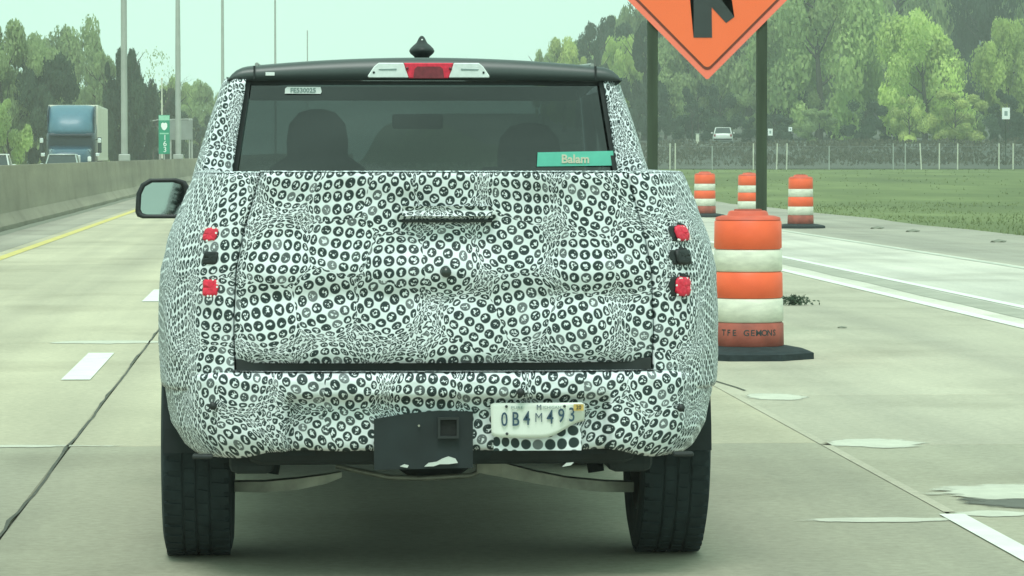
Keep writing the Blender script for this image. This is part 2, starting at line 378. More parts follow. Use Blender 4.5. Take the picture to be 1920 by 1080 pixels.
def text(s, size, m, parent, loc, name='lettering', sx=1.0, align='CENTER', depth=0.0008, rot=(R(90), 0, 0), bold=0.0):
    cu = bpy.data.curves.new('txt', 'FONT'); cu.body = s; cu.size = size; cu.align_x = align; cu.align_y = 'CENTER'; cu.extrude = depth; cu.offset = bold
    cu.resolution_u = 3
    t = bpy.data.objects.new('txt', cu); COL.objects.link(t)
    bpy.context.view_layer.update()
    me = bpy.data.meshes.new_from_object(t.evaluated_get(bpy.context.evaluated_depsgraph_get()))
    bpy.data.objects.remove(t); bpy.data.curves.remove(cu)
    me.materials.clear(); me.materials.append(m); me.name = name
    o = bpy.data.objects.new(name, me); COL.objects.link(o); o.parent = parent; o.location = loc; o.rotation_euler = rot; o.scale = (sx, 1, 1)
    return o

def smooth(a, b, x):
    t = max(0.0, min(1.0, (x-a)/(b-a))); return t*t*(3-2*t)

# ================================================================== GROUND
def terrain(X, Y):
    lat = smooth(12.5, 18, X)
    z = 0.62*smooth(85, 200, Y)
    if Y > 205: z += (min(Y, 300)-205)/95*1.80
    if Y > 335: z += (min(Y, 500)-335)*0.03
    return z*lat - 0.03
mb = MB()
xs = [-320, -200, -100, -60, -40, -25, -18, 0, 11, 12.5, 13.5, 14.5, 16, 18, 22, 28, 36, 46, 60, 90, 150, 220, 320]
ys = [-40, -10, 20, 50, 70, 85, 100, 115, 130, 145, 160, 175, 190, 205, 225, 250, 275, 300, 318, 335, 360, 400, 450, 500, 590, 680]
b0 = 0
mb.v = [(x, y, terrain(x, y) + 0.0) for y in ys for x in xs]
for j in range(len(ys)-1):
    for i in range(len(xs)-1):
        a = j*len(xs)+i; mb.f.append((a, a+1, a+len(xs)+1, a+len(xs))); mb.sm.append(True)
tag(mb.build('ground', M['grass']), kind='structure')

# rough slope behind the fence, and the side road on top of it
mb = MB()
def patch_sheet(mb, x0, x1, y0, y1, nx, ny, lift):
    mb.grid(lambda i, j: ((x0+(x1-x0)*i/nx, y0+(y1-y0)*j/ny, terrain(x0+(x1-x0)*i/nx, y0+(y1-y0)*j/ny)+lift), (0, 0)), nx, ny)
patch_sheet(mb, 18.2, 120, 206, 299, 20, 24, 0.03)
tag(mb.build('rough_slope', M['scrub']), kind='structure')
mb = MB(); patch_sheet(mb, 18.2, 120, 300, 334, 16, 8, 0.05)
tag(mb.build('side_road', M['asphalt']), kind='structure')
mb = MB(); patch_sheet(mb, 18.5, 150, 336, 520, 16, 16, 0.05)
tag(mb.build('forest_floor', M['scrub']), kind='structure')

# ---- the motorway: a dark bed with separate concrete slabs on it
mb = MB(); mb.box(-5.55, 12.0, -30, 640, -0.20, -0.012)
road = tag(mb.build('road', M['seal']), kind='structure')
mb = MB(); mb.box(-24, -6.25, -30, 640, -0.18, -0.004)
tag(mb.build('opposite_road', M['concrete']), kind='structure')

def slab(x0, x1, y0, y1, m, gap=0.012, parent=road, bev=0.006):
    q = MB(); X0, X1, Y0, Y1 = x0+gap/2, x1-gap/2, y0+gap/2, y1-gap/2
    q.add([(X0,Y0,-0.012),(X1,Y0,-0.012),(X1,Y1,-0.012),(X0,Y1,-0.012),(X0,Y0,-bev),(X1,Y0,-bev),(X1,Y1,-bev),(X0,Y1,-bev),
           (X0+bev,Y0+bev,0),(X1-bev,Y0+bev,0),(X1-bev,Y1-bev,0),(X0+bev,Y1-bev,0)],
          [(0,1,5,4),(1,2,6,5),(2,3,7,6),(3,0,4,7),(4,5,9,8),(5,6,10,9),(6,7,11,10),(7,4,8,11),(8,9,10,11)])
    return q.build('concrete_slab', m, parent)
lanes = [(-5.55, -4.42, 'shoulder', 9.8, 3.0), (-4.42, -1.13, 'concrete', 9.8, 7.9), (-1.13, 2.68, 'concrete', 9.8, 7.9), (2.68, 6.22, 'concrete_r', 3.65, 2.95), (6.22, 9.6, 'exit_concrete', 9.8, 4.1), (9.6, 12.0, 'shoulder', 9.8, 6.0)]
for (x0, x1, mk, L, y0) in lanes:
    y = y0 - L
    while y < 110:
        slab(x0, x1, y, y+L, M['old_concrete'] if (y+L < 18.5 and x0 < 6) else M[mk], gap=0.010); y += L
    slab(x0, x1, y, 640, M[mk])
# right shoulder edge with gravelly margin
mb = MB()
yy = [20+4*i for i in range(60)]
vv = []
for y in yy:
    e = 13.2 + 0.35*noise.noise(Vector((0, y*0.13, 3)))
    vv += [(11.98, y, -0.006), (e, y, terrain(e, y)+0.035)]
mb.add(vv, [(2*i, 2*i+1, 2*i+3, 2*i+2) for i in range(len(yy)-1)], True)
tag(mb.build('gravel_margin', M['shoulder']), kind='structure')

# sealant and markings
def strip(name, pts, wd, m, z=0.004, kind='structure', jit=0.0, parent=None):
    q = MB(); v = []
    for i, (x, y) in enumerate(pts):
        j = jit*noise.noise(Vector((y*2.3, i*0.7, 1))); v += [(x-wd/2+j, y, z), (x+wd/2+j*0.6, y, z)]
    q.add(v, [(2*i, 2*i+1, 2*i+3, 2*i+2) for i in range(len(pts)-1)])
    o = q.build(name, m, parent)
    if kind and not parent: tag(o, kind=kind)
    return o
strip('lane_joint_crack', [(-1.13+0.006*math.sin(y*1.7), y) for y in [5+0.35*i for i in range(160)]], 0.014, M['seal'], 0.003, jit=0.016)
strip('joint_filler', [(2.69, 14.2), (2.69, 200)], 0.05, M['concrete_r'], 0.003)
strip('gutter_dirt', [(-5.42, 20+3*i) for i in range(90)], 0.26, M['patch_dark'], 0.003, jit=0.10)
y = 22.9
k = 0
while y < 210:
    strip('lane_dash', [(-1.42 - 0.0*y, y), (-1.42, y+3.1)], 0.19, M['paint_white'], 0.005); y += 12.2
strip('yellow_edge_line', [(-4.15, 5), (-4.15, 600)], 0.17, M['paint_yellow'], 0.005)
strip('white_edge_line', [(2.68, 3), (2.68, 14.1)], 0.105, M['paint_white'], 0.005)
strip('gore_line', [(6.22, 18), (6.22, 240)], 0.14, M['paint_white'], 0.005)
strip('gore_line', [(7.02, 18), (7.02, 240)], 0.13, M['paint_white'], 0.005)
strip('gore_band', [(6.72, 18+2*i) for i in range(100)], 0.36, M['gore_grey'], 0.003, jit=0.10)
strip('exit_edge_line', [(9.45, 22), (9.45, 240)], 0.14, M['paint_worn'], 0.005, jit=0.02)
def blob(name, pts, m, z=0.006):
    q = MB(); q.add([(x, y, z) for x, y in pts], [tuple(range(len(pts)))]); return tag(q.build(name, m), kind='structure')
def worn_mat(name, col, seed, rag=0.5):
    m, n, b = newmat(name); out = n.nodes['Material Output']
    tc = N(n, 'ShaderNodeTexCoord'); geo = N(n, 'ShaderNodeNewGeometry')
    c = vmath(n, 'MULTIPLY', vmath(n, 'SUBTRACT', tc.outputs['UV'], (0.5, 0.5, 0)), (2, 2, 0))
    l = vmath(n, 'LENGTH', c)
    nz = N(n, 'ShaderNodeTexNoise'); nz.inputs['Scale'].default_value = 7; nz.inputs['Detail'].default_value = 5
    n.links.new(vmath(n, 'ADD', geo.outputs['Position'], (seed*3.1, seed*1.7, 0)), nz.inputs[0])
    v = math_(n, 'ADD', l, math_(n, 'MULTIPLY', math_(n, 'SUBTRACT', nz.outputs[0], 0.5), rag*1.6))
    mr = N(n, 'ShaderNodeMapRange', interpolation_type='SMOOTHSTEP'); mr.inputs[1].default_value = 0.70; mr.inputs[2].default_value = 0.92; mr.inputs[3].default_value = 1; mr.inputs[4].default_value = 0
    n.links.new(v, mr.inputs[0])
    r = ramp(n, nz.outputs[0], [(0.3, tuple(x*0.88 for x in col)), (0.7, tuple(x*1.08 for x in col))]); n.links.new(r.outputs[0], b.inputs['Base Color']); b.inputs['Roughness'].default_value = 0.9
    n.links.new(mr.outputs[0], b.inputs['Alpha'])
    return m
WORN = {}
def smear(name, x0, x1, y0, y1, m, seed, z=0.003):
    k = m.name
    if k not in WORN: WORN[k] = worn_mat('worn_'+k, {'fresh_concrete_patch': (0.56, 0.55, 0.46), 'joint_sealant': (0.13, 0.13, 0.11)}.get(k, (0.25, 0.25, 0.2)), seed)
    q = MB(); q.grid(lambda i, j: ((x0-(x1-x0)*0.1+(x1-x0)*1.2*i/2, y0-(y1-y0)*0.1+(y1-y0)*1.2*j/2, z), (i/2, j/2)), 2, 2)
    return tag(q.build(name, WORN[k]), kind='structure')
def smear_old(name, x0, x1, y0, y1, m, seed, z=0.006, n=26):
    c = ((x0+x1)/2, (y0+y1)/2); pts = []
    for i in range(n):
        a = 2*math.pi*i/n; r = 0.85 + 0.3*noise.noise(Vector((math.cos(a)*1.7, math.sin(a)*1.7, seed)))
        ca, sa = math.cos(a), math.sin(a)
        pts.append((c[0] + (x1-x0)/2*r*math.copysign(abs(ca)**0.7, ca), c[1] + (y1-y0)/2*r*math.copysign(abs(sa)**0.8, sa)))
    return blob(name, pts, m, z)
# transverse joints, filled pale
smear('joint_patch', -4.4, -0.90, 17.60, 17.80, M['patch_light'], 1)
smear('joint_patch', -1.95, -0.95, 27.3, 27.75, M['patch_light'], 2)
smear('joint_patch', 2.03, 2.66, 13.82, 14.00, M['patch_light'], 3)
smear('joint_patch', 2.70, 3.20, 17.35, 17.90, M['patch_light'], 4)
smear('joint_patch', 2.74, 3.10, 20.75, 21.35, M['patch_light'], 5)
smear('joint_patch', 2.72, 3.02, 14.0, 14.25, M['patch_light'], 6)
smear('road_patch_dark', 2.82, 3.6, 14.30, 14.85, M['seal'], 7, 0.004)
smear('road_patch', 2.78, 3.6, 14.62, 15.35, M['patch_light'], 8, 0.006)
strip('road_crack', [(2.62, 24.2), (2.66, 23.4), (2.72, 22.6), (2.78, 21.9), (2.80, 21.6)], 0.02, M['seal'], 0.005, jit=0.03)

# small stones and bits lying on the shoulder
def debris(name, X, Y, r, label):
    q = MB(); bm = bmesh.new(); bmesh.ops.create_icosphere(bm, subdivisions=1, radius=r)
    for v in bm.verts: v.co = Vector((v.co.x*1.6, v.co.y, max(-0.1*r, v.co.z*0.5))) * (1+0.3*noise.noise(v.co*20))
    q.bm(bm); tag(q.build(name, M['patch_dark'], loc=(X, Y, 0.004)), label, 'stone')
for i, (x, y, lb) in enumerate([(1720, 436, 'small dark stone lying on the right shoulder near the grass edge'), (1884, 456, 'dark stone on the shoulder at the right edge of the picture'),
                  (1585, 618, 'tiny dark pebble alone on the pale exit lane'), (1652, 430, 'little dark lump on the shoulder nearest the right-hand barrel')]):
    Y = 9643/(y-290); debris('stone', px(x, Y), Y, 0.10 if i != 2 else 0.03, lb)

# weed growing out of a joint beside the near barrel
def weed(X, Y):
    q = MB(); rnd = random.Random(3)
    for i in range(420):
        a = rnd.uniform(0, 6.28); r = abs(rnd.gauss(0, 0.075)); h = rnd.uniform(0.01, 0.10)*(1-r*2)
        c = Vector((r*math.cos(a)*1.35, r*math.sin(a), max(0.0, h))); s_ = rnd.uniform(0.008, 0.024)
        u = Vector((rnd.gauss(0,1), rnd.gauss(0,1), rnd.gauss(0,1))).normalized()*s_; v = u.orthogonal().normalized()*s_*0.5
        q.add([c-u, c+v, c+u, c-v], [(0,1,2,3)])
    for i in range(22):
        a = rnd.uniform(0, 6.28); q.tube([(0,0,0), (0.06*math.cos(a), 0.06*math.sin(a), 0.05), (0.15*math.cos(a), 0.12*math.sin(a), rnd.uniform(0.03, 0.12))], 0.002, 4, False)
    tag(q.build('weed', M['leaf_dark'], loc=(X, Y, 0)), 'small dark weed tuft growing from the road joint beside the nearest barrel', 'weed')
weed(px(1494, 33.9), 33.9)

# grass blades on the verge
def grass_blades():
    q = MB(); rnd = random.Random(11)
    for i in range(16000):
        t = rnd.random(); Y = 62 + 140*t**1.3; X = 13.0 + (rnd.random()**1.4)*(30 if Y > 100 else 22)
        e = 13.2 + 0.35*noise.noise(Vector((0, Y*0.13, 3)))
        if X < e - 0.15 + rnd.random()*0.2: continue
        cl = noise.noise(Vector((X*0.35, Y*0.12, 0)))
        if cl < -0.25 and rnd.random() < 0.6: continue
        z = terrain(X, Y); h = rnd.uniform(0.02, 0.07)*(1.15+cl); wd = rnd.uniform(0.010, 0.022)*(Y/80)
        a = rnd.uniform(-0.9, 0.9); dx = rnd.gauss(0, 0.4)*h
        if Y > 105 and rnd.random() < 0.9: continue
        q.v += [(X-wd*math.cos(a), Y-wd*math.sin(a), z), (X+wd*math.cos(a), Y+wd*math.sin(a), z), (X+dx, Y+rnd.gauss(0, .3)*h, z+h)]
        b = len(q.v)-3; q.f.append((b, b+1, b+2)); q.sm.append(False)
    tag(q.build('grass', M['blade']), 'green roadside grass covering the verge beyond the barrels', kind='stuff')
grass_blades()

# ================================================================== MEDIAN BARRIER
def bar_path(Y):
    return -5.6 + (0.00040*(Y-180)**2 if Y > 180 else 0), 0.30*smooth(195, 300, Y)
prof = [(0.0, 0.0), (0.0, 0.08), (-0.16, 0.30), (-0.24, 1.25), (-0.42, 1.25), (-0.50, 0.30), (-0.66, 0.08), (-0.66, 0.0)]
bar = empty('median_barrier', (-5.9, 30, 0), label='long grey concrete median barrier wall on the left of the road', cat='barrier')
y = -26.0; segs = []
while y < 340:
    L = 6.1 if y < 180 else 12.2
    segs.append((y, L)); y += L
for (y0, L) in segs:
    q = MB(); v = []
    for yy_ in (y0+0.01, y0+L-0.01):
        bx, bz = bar_path(yy_)
        v += [(bx+p[0]+5.9, yy_-30, p[1]+bz if p[1] > 0.05 else -0.02) for p in prof]
    n = len(prof)
    q.add(v, [(i, i+1, i+1+n, i+n) for i in range(n-1)] + [tuple(reversed(range(n))), tuple(range(n, 2*n))])
    o = fix_normals(q.build('barrier_segment', M['barrier'], bar))

# ================================================================== LIGHT POLES
def light_pole(x, Y, H, rb, rt, zb, label, arm=True):
    p = empty('light_pole', (px(x, Y), Y, zb), label=label, cat='light pole', group='light poles along the median')
    q = MB(); q.tube([(0,0,0.25), (0,0,H*0.35), (0,0,H*0.7), (0,0,H)], [rb, rb*0.8+rt*0.2, rt*1.15, rt], 14); q.build('mast', M['galv'], p)
    q = MB(); q.box(-rb*1.7, rb*1.7, -rb*1.7, rb*1.7, 0.0, 0.25, 0.03); q.build('base', M['galv'], p)
    for s in ((-1, 1) if H > 14 else ()):
        q = MB(); q.tube([(0,0,H-0.3), (s*0.8,0,H+0.15), (s*2.0,0,H+0.3)], 0.035, 8); q.build('arm', M['galv'], p)
        q = MB(); q.box(min(s*1.9, s*2.6), max(s*1.9, s*2.6), -0.15, 0.15, H+0.2, H+0.36, 0.05); q.build('lamp_head', M['galv'], p)
    return p
light_pole(236, 123, 16.0, 0.115, 0.07, 1.24, 'thick grey light pole on the barrier, nearest and leftmost of the row')
light_pole(336, 181, 16.0, 0.15, 0.075, 1.24, 'grey light pole with flared foot between the green sign and the tailing barrier')
light_pole(419, 241, 16.0, 0.12, 0.08, 1.4, 'grey light pole rising just left of the roof corner of the wrapped pickup')
light_pole(517, 301, 16.5, 0.11, 0.07, 1.5, 'thin grey light pole seen above the left part of the pickup roof')
light_pole(577, 380, 13.4, 0.09, 0.06, 1.5, 'thinnest and farthest light pole, its top visible above the pickup roof')
p = empty('slender_pole', (px(306, 200), 200, 1.25), label='slender pale pole standing behind the narrow green median sign', cat='pole')
q = MB(); q.tube([(0,0,0), (0,0,4.5)], [0.06, 0.035], 8); q.build('mast', M['postwhite'], p)
q = MB(); q.lathe([(0.0, 0.12), (0.06, 0.08), (0.07, 0.0), (0.0, -0.02)], 10, (0,0,4.5)); q.build('cap', M['postwhite'], p)

# narrow green median sign
Yg = 158
g = empty('median_sign', (px(310, Yg), Yg, 1.25), label='narrow green vertical sign with white shield on the median barrier', cat='sign')
q = MB(); q.box(-0.25, 0.25, -0.01, 0.01, 0.25, 2.0, 0.004); q.build('sign_panel', M['green_sign'], g)
q = MB(); q.tube([(0,0.03,0), (0,0.03,2.0)], 0.03, 8); q.build('post', M['galv'], g)
q = MB(); q.box(-0.24, 0.24, -0.014, -0.012, 1.76, 1.98); q.build('top_band', mat('mint_band', (0.30, 0.62, 0.46), 0.5), g)
q = MB(); q.prism([(-0.13, 1.62), (-0.06, 1.66), (0, 1.63), (0.06, 1.66), (0.13, 1.62), (0.14, 1.48), (0.08, 1.36), (0, 1.31), (-0.08, 1.36), (-0.14, 1.48)], -0.016, -0.012); q.build('shield', M['label_white'], g)
q = MB(); q.box(-0.2, 0.2, -0.014, -0.012, 1.14, 1.20); q.build('rule', mat('mint_rule', (0.30, 0.62, 0.46), 0.5), g)
for i, ch in enumerate('163'): text(ch, 0.34, M['label_white'], g, (0.03, -0.013, 0.98-0.27*i), 'numeral')

# back of a large roadside sign
Ys = 290
g = empty('roadside_sign', (px(340, Ys), Ys, 0.3), label='large grey sign seen from behind on posts, behind the light pole with the flared foot', cat='sign')
q = MB(); q.box(-1.0, 1.0, -0.03, 0.03, 2.4, 4.0, 0.01); q.build('sign_panel', mat('sign_back_grey', (0.22, 0.24, 0.23), 0.5, var=0.2, scale=1), g)
for xx in (-0.8, 0.75, 0.95):
    q = MB(); q.box(xx-0.06, xx+0.06, 0.05, 0.17, -0.3, 4.1); q.build('post', M['galv'], g)
q = MB(); q.tube([(-2.9, 0.1, 3.85), (-1.8, 0.1, 4.05), (1.0, 0.1, 4.1)], 0.05, 6); q.build('crossbar', M['galv'], g)
q = MB(); q.box(-2.2, -1.25, -0.02, 0.02, 2.6, 3.5, 0.01); q.build('side_panel', mat('sign_back_dark', (0.13, 0.15, 0.14), 0.5, var=0.3, scale=2), g)
q = MB(); q.box(-1.75, -1.63, 0.05, 0.15, -0.3, 4.0); q.build('post', M['galv'], g)

# ================================================================== ONCOMING VEHICLES
def wheel(parent, x, y, z, r, wd, rim=True, outer=1):
    q = MB(); h = wd/2
    q.lathe([(r*0.6, -h), (r*0.86, -h*1.02), (r*0.97, -h*0.92), (r, -h*0.70), (r, h*0.70), (r*0.97, h*0.92), (r*0.86, h*1.02), (r*0.6, h)], 32, (0,0,0), 'x')
    w_ = empty('wheel', (x, y, z)); w_.parent = parent
    q.build('tyre', M['rubber'], w_)
    q = MB(); s = outer
    q.lathe([(r*0.61, -h*0.9), (r*0.58, -h*0.8), (r*0.58, s*h*0.55), (0.03, s*h*0.75)] if s > 0 else [(r*0.61, h*0.9), (r*0.58, h*0.8), (r*0.58, s*h*0.55), (0.03, s*h*0.75)], 24, (0,0,0), 'x')
    q.build('rim', M['rim'], w_)
    return w_

def lorry():
    Y = 176
    t = empty('lorry', (px(134, Y), Y, 0), label='blue long-haul lorry with pale box trailer coming the other way', cat='lorry')
    # built facing -Y (towards the camera); local y grows to its rear
    def loft(name, secs, m, n=2):
        # secs: list of (y, halfwidth_bottom, halfwidth_top, z0, z1, corner)
        q = MB(); rings = []
        for (y, wb, wt, z0, z1, c) in secs:
            rings.append([(-wb, y, z0), (-wb, y, z1-c*1.5), (-wt, y, z1-c*0.5), (-wt+c, y, z1), (wt-c, y, z1), (wt, y, z1-c*0.5), (wb, y, z1-c*1.5), (wb, y, z0)])
        v = [p for r in rings for p in r]; k = 8
        f = [(i*k+j, i*k+(j+1) % k, (i+1)*k+(j+1) % k, (i+1)*k+j) for i in range(len(rings)-1) for j in range(k)]
        f += [tuple(range(k)), tuple(reversed(range((len(rings)-1)*k, len(rings)*k)))]
        q.add(v, f, True); o = fix_normals(q.build(name, m, t)); o.modifiers.new('b', 'BEVEL').width = 0.02; return o
    loft('cab', [(1.5, 1.10, 1.05, 0.9, 2.55, 0.1), (1.9, 1.22, 1.18, 0.9, 2.6, 0.1), (4.3, 1.22, 1.2, 0.9, 3.1, 0.15)], M['darkblue'])
    loft('hood', [(0.1, 0.75, 0.68, 0.75, 1.55, 0.12), (0.5, 0.95, 0.88, 0.7, 1.75, 0.15), (1.6, 1.12, 1.05, 0.7, 1.95, 0.12)], M['blue'])
    # curved roof fairing
    q = MB(); prof_ = [(1.35, 2.42), (1.36, 2.75), (1.5, 3.1), (1.85, 3.5), (2.4, 3.82), (3.1, 3.98), (4.3, 4.0)]
    def fp(i, j):
        yy, zz = prof_[j]; u = -1+2*i/16
        return ((u*(1.12 + 0.08*min(1, j/3)), yy + 0.55*abs(u)**4*(1 if j < 6 else 0), zz - 0.12*abs(u)**6), (0, 0))
    q.grid(fp, 16, len(prof_)-1); o = q.build('roof_fairing', mat('lorry_sky_sheen_blue', (0.07, 0.17, 0.24), 0.45, var=0.06, coat=0.1), t); solidify(o, 0.05)  # lighter than the hood blue: the sky's reflection is put into the colour
    for s in (-1, 1):
        q = MB(); q.prism([(0, 0)]*0 or [(1.9, 2.4), (4.3, 2.4), (4.3, 3.98), (3.1, 3.95), (2.4, 3.75), (2.0, 3.4)], s*1.17-0.02, s*1.17+0.02)
        q.v = [(b, a, c) for a, b, c in q.v]; fix_normals(q.build('side_fairing', M['darkblue'], t))
    q = MB(); q.grid(lambda i, j: (((-1+2*i/12)*(1.02-0.04*j/4), 1.52-0.0*j + 0.10*j/4 + 0.22*abs(-1+2*i/12)**3, 1.92+0.56*j/4), (0,0)), 12, 4)
    solidify(q.build('windscreen', mat('lorry_glass', (0.20, 0.22, 0.24), 0.15, var=0.1), t), 0.02)
    q = MB(); q.box(-1.08, 1.08, 1.20, 1.5, 2.40, 2.52, 0.03); q.build('visor', M['darkblue'], t)
    q = MB(); q.box(-0.55, 0.55, 0.04, 0.12, 0.85, 1.45, 0.03); q.build('grille', M['chrome'], t)
    q = MB(); q.box(-1.15, 1.15, -0.05, 0.35, 0.38, 0.75, 0.08); q.build('bumper', M['darkblue'], t)
    for s in (-1, 1):
        q = MB(); q.box(s*0.93-0.14, s*0.93+0.14, 0.38, 0.55, 1.12, 1.38, 0.05); q.build('headlight', M['lens'], t)
        q = MB(); q.box(s*1.45-0.10, s*1.45+0.10, 1.45, 1.62, 1.55, 2.35, 0.04); m_ = q.build('mirror', M['black_paint'], t)
        q = MB(); q.box(s*1.45-0.09, s*1.45+0.09, 1.40, 1.445, 2.06, 2.30, 0.03); q.build('mirror_cap', M['chrome'], m_)
        q = MB(); q.box(s*1.36-0.11, s*1.36+0.11, 1.05, 1.13, 1.38, 1.56, 0.03); q.build('hood_mirror', M['chrome'], t)
        q = MB(); q.tube([(s*1.15, 1.6, 2.2), (s*1.42, 1.53, 2.25)], 0.02, 6); q.build('mirror_arm', M['black'], t)
        wheel(t, s*1.08, 1.15, 0.5, 0.5, 0.3, outer=s)
        for yy in (5.0, 6.3): wheel(t, s*1.02, yy, 0.5, 0.5, 0.5, outer=s)
        for yy in (16.5, 17.8): wheel(t, s*1.02, yy, 0.5, 0.5, 0.5, outer=s)
    q = MB(); q.box(-1.27, 1.27, 4.9, 20.5, 1.15, 4.02, 0.04); tr = q.build('trailer', M['trailer'], t)
    for i in range(12):
        q = MB(); q.box(1.272, 1.29, 5.3+i*1.27, 5.36+i*1.27, 1.3, 3.9); q.build('side_rib', M['trailer'], tr)
    q = MB(); q.box(-1.24, 1.24, 4.87, 4.9, 1.3, 3.9); q.build('front_panel', M['trailer'], tr)
    q = MB(); q.box(-0.45, 0.45, 1.0, 19.5, 0.75, 1.1); q.build('chassis', M['under'], t)
    t.rotation_euler.z = R(1.2)
lorry()

def car(name, loc, rz, paint, label, cat, L=4.6, W=1.82, H=1.46, suv=False, group=None):
    """car facing local -Y"""
    t = empty(name, loc, rz, label=label, cat=cat, group=group)
    hw = W/2; belt = H*0.62
    q = MB()
    secs = [(0.0, 0.80, 0.28, 0.55), (0.12, 0.92, 0.22, 0.68), (0.6, 0.98, 0.2, 0.76), (1.25, 1.0, 0.2, belt-0.03), (L*0.45, 1.0, 0.2, belt), (L-0.5, 0.99, 0.2, belt+0.03), (L-0.1, 0.93, 0.25, belt-0.02), (L, 0.86, 0.32, belt-0.15)]
    rings = [[(-hw*w_, y, z0), (-hw*w_*1.0, y, z0+(z1-z0)*0.55), (-hw*w_*0.93, y, z1-0.03), (-hw*w_*0.8, y, z1), (0, y, z1+0.03), (hw*w_*0.8, y, z1), (hw*w_*0.93, y, z1-0.03), (hw*w_, y, z0+(z1-z0)*0.55), (hw*w_, y, z0)] for (y, w_, z0, z1) in secs]
    k = 9; v = [p for r in rings for p in r]
    q.add(v, [(i*k+j, i*k+(j+1) % k, (i+1)*k+(j+1) % k, (i+1)*k+j) for i in range(len(secs)-1) for j in range(k)] + [tuple(range(k)), tuple(reversed(range(len(v)-k, len(v))))], True)
    fix_normals(q.build('body', paint, t))
    ye = L-0.25 if suv else L-0.9
    # glasshouse
    a = [(1.35, 0.86, belt-0.02), (2.0, 0.70, H-0.04), (ye-0.55, 0.70, H-0.02), (ye, 0.84, belt)]
    q = MB(); v = []
    for (y, w_, z) in a: v += [(-hw*w_, y, z), (hw*w_, y, z)]
    q.add(v, [(0, 1, 3, 2), (2, 3, 5, 4), (4, 5, 7, 6), (0, 2, 4, 6), (1, 7, 5, 3)]); fix_normals(q.build('glasshouse', M['carglass'], t))
    q = MB(); q.box(-hw*0.71, hw*0.71, 1.95, ye-0.5, H-0.06, H+0.005, 0.025, True); q.build('roof', paint, t)
    for s in (-1, 1):
        q = MB(); q.tube([(s*hw*0.87, 1.32, belt), (s*hw*0.71, 1.98, H-0.03)], 0.035, 6); q.build('pillar', paint, t)
        q = MB(); q.tube([(s*hw*0.85, ye+0.02, belt), (s*hw*0.71, ye-0.52, H-0.03)], 0.05, 6); q.build('pillar', paint, t)
        q = MB(); q.box(s*hw*0.68-0.16, s*hw*0.68+0.16, 0.02, 0.14, 0.56, 0.68, 0.03); q.build('headlight', M['lens'], t)
        q = MB(); q.box(s*hw*0.80-0.09, s*hw*0.80+0.09, L-0.07, L+0.01, 0.62, 0.84, 0.02); q.build('tail_light', M['darkred'], t)
        q = MB(); q.box(s*(hw+0.08)-0.09, s*(hw+0.08)+0.09, 1.5, 1.6, belt, belt+0.13, 0.03); q.build('mirror', paint, t)
        for yy in (0.85, L-0.9): wheel(t, s*(hw-0.12), yy, 0.32, 0.32, 0.2, outer=s)
    q = MB(); q.box(-0.45, 0.45, -0.005, 0.08, 0.38, 0.54, 0.02); q.build('grille', M['black'], t)
    q = MB(); q.box(-0.9*hw, 0.9*hw, L-0.05, L+0.04, 0.3, 0.45, 0.02); q.build('bumper', M['black'], t)
    return t
car('car', (px(117, 165), 165, 0), R(1), M['silver_paint'], 'silver car just ahead of the blue lorry, only its roof above the barrier', 'car', H=1.50, W=1.75)
car('car', (px(-16, 150), 150, 0), R(1), M['white_paint'], 'pale car cut off by the left edge, just above the barrier', 'car', H=1.5, group=None)
car('car', (px(1358, 314), 314+0.0, terrain(39, 314)+0.06), R(180-7), M['white_paint'], 'small white car on the side road behind the fence, below the orange sign', 'car', H=1.45, L=4.4, W=1.8, suv=True)

# ================================================================== TREES
def crown_mesh(kind, seed, nblob, nleaf, ls):
    """unit crown: radius 1, z from 0 to 1 (scaled later). Leaf clumps on many small blobs, gaps between them"""
    rnd = random.Random(seed); q = MB(); blobs = []
    for i in range(nblob):
        h = rnd.random()
        if kind == 'round': env = math.sin(math.pi*min(1, 0.10+0.86*h))**0.55
        elif kind == 'cone': env = (1-h)**0.75*0.95+0.05
        elif kind == 'willow': env = (math.sin(math.pi*min(1, 0.16+0.80*h))**0.45)
        else: env = math.sin(math.pi*min(1, 0.05+0.9*h))**0.4
        a = rnd.uniform(0, 6.283); r = env*(rnd.random()**0.45)*0.86
        blobs.append((Vector((r*math.cos(a), r*math.sin(a), h*0.9+0.05)), rnd.uniform(0.10, 0.24)*(0.6 if kind == 'cone' else 1)*(0.7+0.5*env)))
    for i in range(nleaf):
        c, br = blobs[rnd.randrange(nblob)]
        d = Vector((rnd.gauss(0,1), rnd.gauss(0,1), rnd.gauss(0,1))).normalized()
        p = c + Vector((d.x, d.y, d.z*(0.55 if kind != 'willow' else 0.8)))*br*(rnd.uniform(0.55, 1.12))
        s_ = ls*rnd.uniform(0.5, 1.25)
        nrm = (d + Vector((rnd.gauss(0,.6), rnd.gauss(0,.6), rnd.gauss(0,.6)))).normalized()
        u = nrm.orthogonal().normalized(); v = nrm.cross(u); a = rnd.uniform(0, 6.28)
        u, v = u*math.cos(a)+v*math.sin(a), v*math.cos(a)-u*math.sin(a)
        stretch = 1.15 if kind == 'willow' else 1.0
        b = len(q.v)
        q.v += [tuple(p-u*s_), tuple(p+v*s_*0.7-Vector((0,0,0.3*s_*(stretch-1)))), tuple(p+u*s_), tuple(p-v*s_*0.7)]
        q.f.append((b, b+1, b+2, b+3)); q.sm.append(False)
    return q
